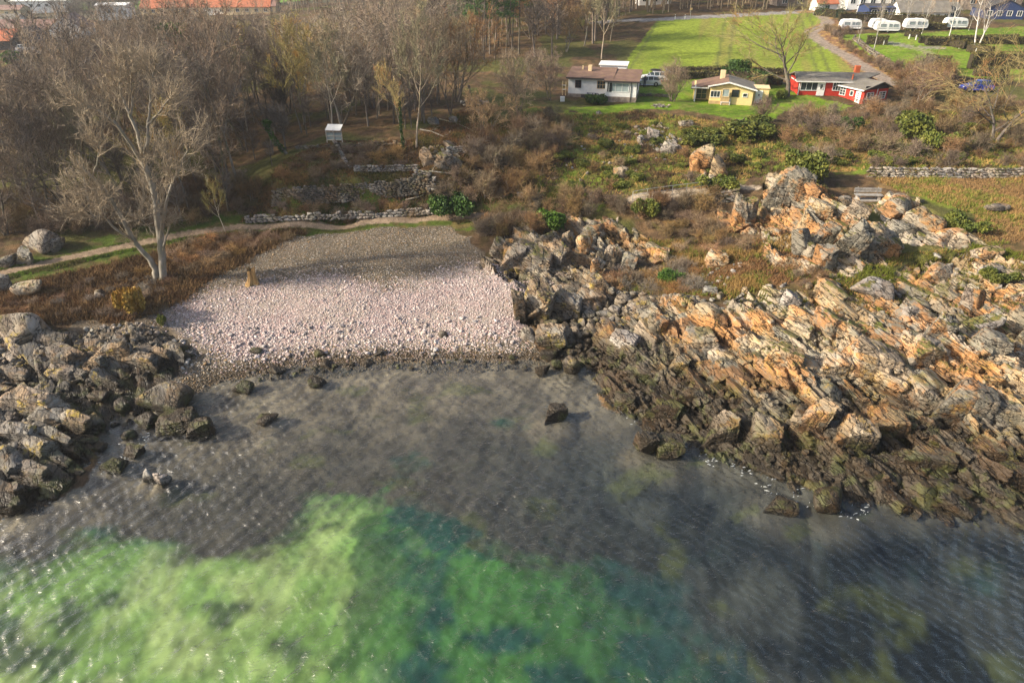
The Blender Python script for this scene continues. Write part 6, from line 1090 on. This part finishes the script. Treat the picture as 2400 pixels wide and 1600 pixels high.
for (u, v, lab) in ((1582, 46, 'small white roadside marker post above the field'), (1605, 46, 'second white roadside marker post')):
    e = empty('marker_post', G(u, v), 0, lab, 'marker post', 'roadside marker posts'); box('post', (0, 0, .5), (.14, .1, 1.0), M_WPAINT, e); box('band', (0, -.01, .8), (.15, .11, .15), M_DARK, e)
e = empty('road_sign', G(1617, 46), 0, 'orange topped road sign on a thin pole above the field', 'road sign'); MB().tube((0, 0, 0), (0, 0, 2.2), .04, .04, 6).build('pole', M_RAIL, e); box('plate', (0, -.05, 2.2), (.6, .03, .5), M_TANB, e)
for (u, v, w, lab) in ((1545, 250, 26, 'heap of pale rubble and leaves on the lawn'),):
    P = G(u, v); e = empty('rubble_heap', P, 0, lab, 'rubble heap')
    for i in range(26): rock('stone', (P[0]+rnd.gauss(0, .6), P[1]+rnd.gauss(0, .4), P[2]+rnd.uniform(0, .2)), rnd.uniform(.2, .45), 'block', (rnd.gauss(0, .4), rnd.gauss(0, .4), rnd.uniform(0, 6)), 's', e, 3)
# far wood on the skyline and behind the field, one mass
def far_wood(name, poly, n, hr, mat, seed, label, base=60):
    q = sample(poly, n, seed); r = np.random.default_rng(seed); V, F, b = [], [], 0; var = []
    for i in range(4):
        tb = TB(); rr = np.random.default_rng(seed+i); tb.tube(np.array([[0, 0, -.3], [rr.normal(0, .3), 0, 5], [rr.normal(0, .5), 0, 9]]), [.2, .13, .05], 4); tips = []
        for k in range(60): z = rr.uniform(3.5, 9); a = rr.uniform(0, 6.28); e = np.array([math.cos(a)*.8, math.sin(a)*.8, .8]); l = 2.4*(1.1-abs(z-6)/6); p = np.array([0, 0, z]); tb.tube(np.array([p, p+e*l]), [.05, .02], 3); tips.append((p+e*l*.3, e, l))
        twigs(tb, rr, tips, 7, 1.2, .035, .2, 1); var.append((np.vstack(tb.V), np.vstack(tb.F)))
    for x, y in q:
        Vv, Ff = var[r.integers(0, 4)]; a = r.uniform(0, 6.28); s = r.uniform(*hr)/10; c, s_ = math.cos(a), math.sin(a); V.append(np.stack([(Vv[:, 0]*c-Vv[:, 1]*s_)*s*1.2+x, (Vv[:, 0]*s_+Vv[:, 1]*c)*s*1.2+y, Vv[:, 2]*s+float(hz(x, y))], 1)); F.append(Ff+b); b += len(Vv)
    o = link(name, np_mesh(name, np.vstack(V), np.vstack(F)), mat); tag(o, label, None, None, 'stuff')
far_wood('distant_wood', [(1520,36),(1700,28),(1880,20),(1960,8),(1960,2),(1500,2)], 120, (6, 9), M_TWIG, 61, 'brown leafless wood behind the road above the field')
far_wood('distant_wood', [(980,120),(1300,140),(1480,60),(1500,10),(1000,30)], 110, (8, 12), M_TWIG, 65, 'bare brown trees deep in the wood left of the field')
far_wood('wood_thicket', [(-60,560),(150,535),(440,518),(600,470),(650,380),(760,320),(960,310),(1060,260),(900,200),(600,180),(300,230),(-60,330)], 190, (2.5, 6), M_TWIG, 66, 'tangle of bare saplings filling the floor of the wood')
far_wood('distant_wood', [(640,38),(1000,24),(1000,6),(330,12),(330,26),(620,22)], 90, (6, 10), M_TWIG, 62, 'hazy bare trees on the skyline behind the wood')
far_wood('distant_wood', [(120,60),(260,60),(330,40),(330,14),(130,26)], 60, (5, 8), M_TWIG, 63, 'hazy bare trees between the left hand houses')
far_wood('distant_wood', [(2120,30),(2340,26),(2430,40),(2430,6),(2120,6)], 60, (8, 12), M_TWIGR, 64, 'russet bare trees behind the campsite houses')
# foam flecks against the headland
def foam(poly, n, seed, label):
    q = sample(poly, n, seed); r = np.random.default_rng(seed); g = fbm2(q[:, 0]*1.6, q[:, 1]*1.6, seed, 3); q = q[(g > .46)]; V, F = [], []; b = 0
    for x, y in q:
        k = 6; a = np.arange(k)*6.283/k; rx, ry = r.uniform(.03, .14), r.uniform(.006, .013); t = r.normal(.2, .4); X = rx*np.cos(a)*r.uniform(.6, 1.2, k); Y = ry*np.sin(a)*r.uniform(.6, 1.2, k); top = np.stack([x+X*math.cos(t)-Y*math.sin(t), y+X*math.sin(t)+Y*math.cos(t), np.full(k, .02)], 1); V.append(np.vstack([top, top*[1, 1, 0]-[0, 0, .02], [[x, y, .045]]]))
        F += [(b+i, b+(i+1) % k, b+12) for i in range(k)]+[(b+i, b+k+i, b+k+(i+1) % k) for i in range(k)]; b += 13
    o = link('foam', np_mesh('foam', np.vstack(V), np.array(F)), plain('sea_foam', (.8, .82, .82), .6)); tag(o, label, None, None, 'stuff')
foam([(1450,960),(1560,1030),(1700,1080),(1850,1130),(1960,1190),(2060,1185),(2000,1250),(1850,1210),(1700,1130),(1600,1080),(1480,1010)], 170, 5, 'white foam flecks along the foot of the headland')
foam([(0,1215),(150,1165),(230,1080),(330,1010),(380,1040),(250,1120),(100,1200),(0,1250)], 60, 6, 'small foam flecks off the left rocks')
# ------------------------------------------------------------------ labels that tell the many alike things apart by what they stand near
LAND = {'the great pale tree': (372, 610), 'the ivy smothered tree': (465, 300), 'the glass hut': (785, 325), 'the tall terrace wall': (820, 462), 'the tree stump': (592, 645), 'the broken ivied trunk': (672, 350), 'the stone ruin': (1110, 238), 'the white house': (1408, 225), 'the yellow cottage': (1702, 235), 'the red house': (1960, 225), 'the plank bench': (2033, 455), 'the split crag': (1850, 450), 'the tan boulder pair': (1660, 385), 'the path railing': (1600, 455), 'the blue car': (2285, 208), 'the pine row': (1130, 120), 'the meadow stone wall': (2230, 408), 'the round boulder in the shallows': (1340, 858), 'the dark beach end block': (1300, 785), 'the long pale boulder': (2050, 675), 'the pointed pale stone': (2270, 710), 'the big round shore boulder': (382, 940), 'the gnarled wide tree': (2330, 320), 'the upper terrace wall': (900, 400), 'the orange rock columns': (1420, 610), 'the golden shrub': (318, 720), 'the lichen green hump': (35, 765), 'the caravans': (2076, 70), 'the spreading domed tree': (1845, 215), 'the two white masts': (150, 80), 'the orange skyline roofs': (480, 30), 'the green juniper': (1890, 410), 'the flat mossy gully boulder': (1468, 795), 'the beach green shrub': (1305, 530), 'the brown boulder under the wood': (92, 562)}
LN = list(LAND); LP = np.array([LAND[k] for k in LN], float)
SHORT = {'bare winter trees of the wood': None, 'rounded stones in the gully': 'rounded grey gully stone', 'loose blocks above the headland': 'loose granite block in grass', 'broken stones on the bank': 'pale broken stone on the bank', 'small rocks on the heath': 'grey rock poking from the heath', 'stones at the stream mouth': 'flat stone at the stream mouth', 'wet stones along the waterline': 'dark wet waterline stone', 'mossy stones in the tide channels': 'mossy tide channel stone', 'larger stones on the pebble beach': 'pale rounded stone on the pebbles', 'thicket right of the terraces': 'brown leafless thicket shrub', 'shrubs above the beach rocks': 'grey brown path side shrub', 'shrubs in the hollow under the railing': 'tangled shrub in the hollow', 'scrub below the red house': 'leafless brown scrub bush', 'thicket beside the red house': 'dense brown thicket bush', 'low shrubs on the heath': 'dark low heath shrub', 'brambles in the gully': 'brown gully bramble', 'brambles on the terraces': 'russet bramble between terrace walls', 'brambles on the upper terrace': 'russet upper terrace bramble', 'understorey shrubs of the left wood': 'grey understorey shrub', 'bracken by the great tree': 'dead reddish bracken clump', 'bracken on the left bank': 'brown bracken clump on the bank', 'hedgerow along the track': 'brown hedgerow shrub by the track', 'shrubs on the headland': 'grey shrub among slabs', 'gorse cushions on the heath': 'green gorse cushion', 'pines behind the wood': 'tall green pine'}
def whr(P):
    u, v = to_px(P); d = (LP-np.array([u, v]))*np.array([1, 1.7]); r = np.hypot(d[:, 0], d[:, 1]); i = int(np.argmin(r)); du, dv = -d[i]
    far = 'just ' if r[i] < 45 else '' if r[i] < 130 else 'well '
    ang = 'left of' if du < -abs(dv)*.7 else 'right of' if du > abs(dv)*.7 else 'behind' if dv < 0 else 'in front of'
    if abs(du) > .35*abs(dv) and abs(dv) > .35*abs(du): ang = ('behind' if dv < 0 else 'below')+' and '+('left of' if du < 0 else 'right of')
    return far+ang+' '+LN[i]
byg = {}
for o in list(SC.objects):
    if o.parent is None and o.get('group') in SHORT: byg.setdefault(o['group'], []).append(o)
for g, L in byg.items():
    sz = [o.scale[0]*(1 if o.type == 'EMPTY' else 1) for o in L]; q1, q2 = np.quantile(sz, [.33, .67])
    for o, s in zip(L, sz):
        w_ = whr(np.array(o.location)); b = SHORT[g] or o['label'].split(' in the ')[0].split(' on the ')[0]; o['label'] = ('small ' if s < q1 else 'large ' if s > q2 else 'middling ')+b+' '+w_
        if len(o['label'].split()) > 16: o['label'] = o['label'].replace('behind and ', '').replace('below and ', '').replace('well ', '').replace('just ', '')
# ------------------------------------------------------------------ hazy air
hzb = MB().box((0, 1150, 25), (5000, 2500, 70)).build('haze', None); tag(hzb, 'thin pale winter haze over the shore', None, None, 'stuff')
mh = bpy.data.materials.new('haze_air'); mh.use_nodes = True; nn = mh.node_tree.nodes; nn.remove(nn['Principled BSDF']); pv = nn.new('ShaderNodeVolumePrincipled'); pv.inputs['Density'].default_value = .00026; pv.inputs['Color'].default_value = (.86, .90, .95, 1); pv.inputs['Anisotropy'].default_value = .3
mh.node_tree.links.new(pv.outputs[0], nn['Material Output'].inputs['Volume']); hzb.data.materials.append(mh)
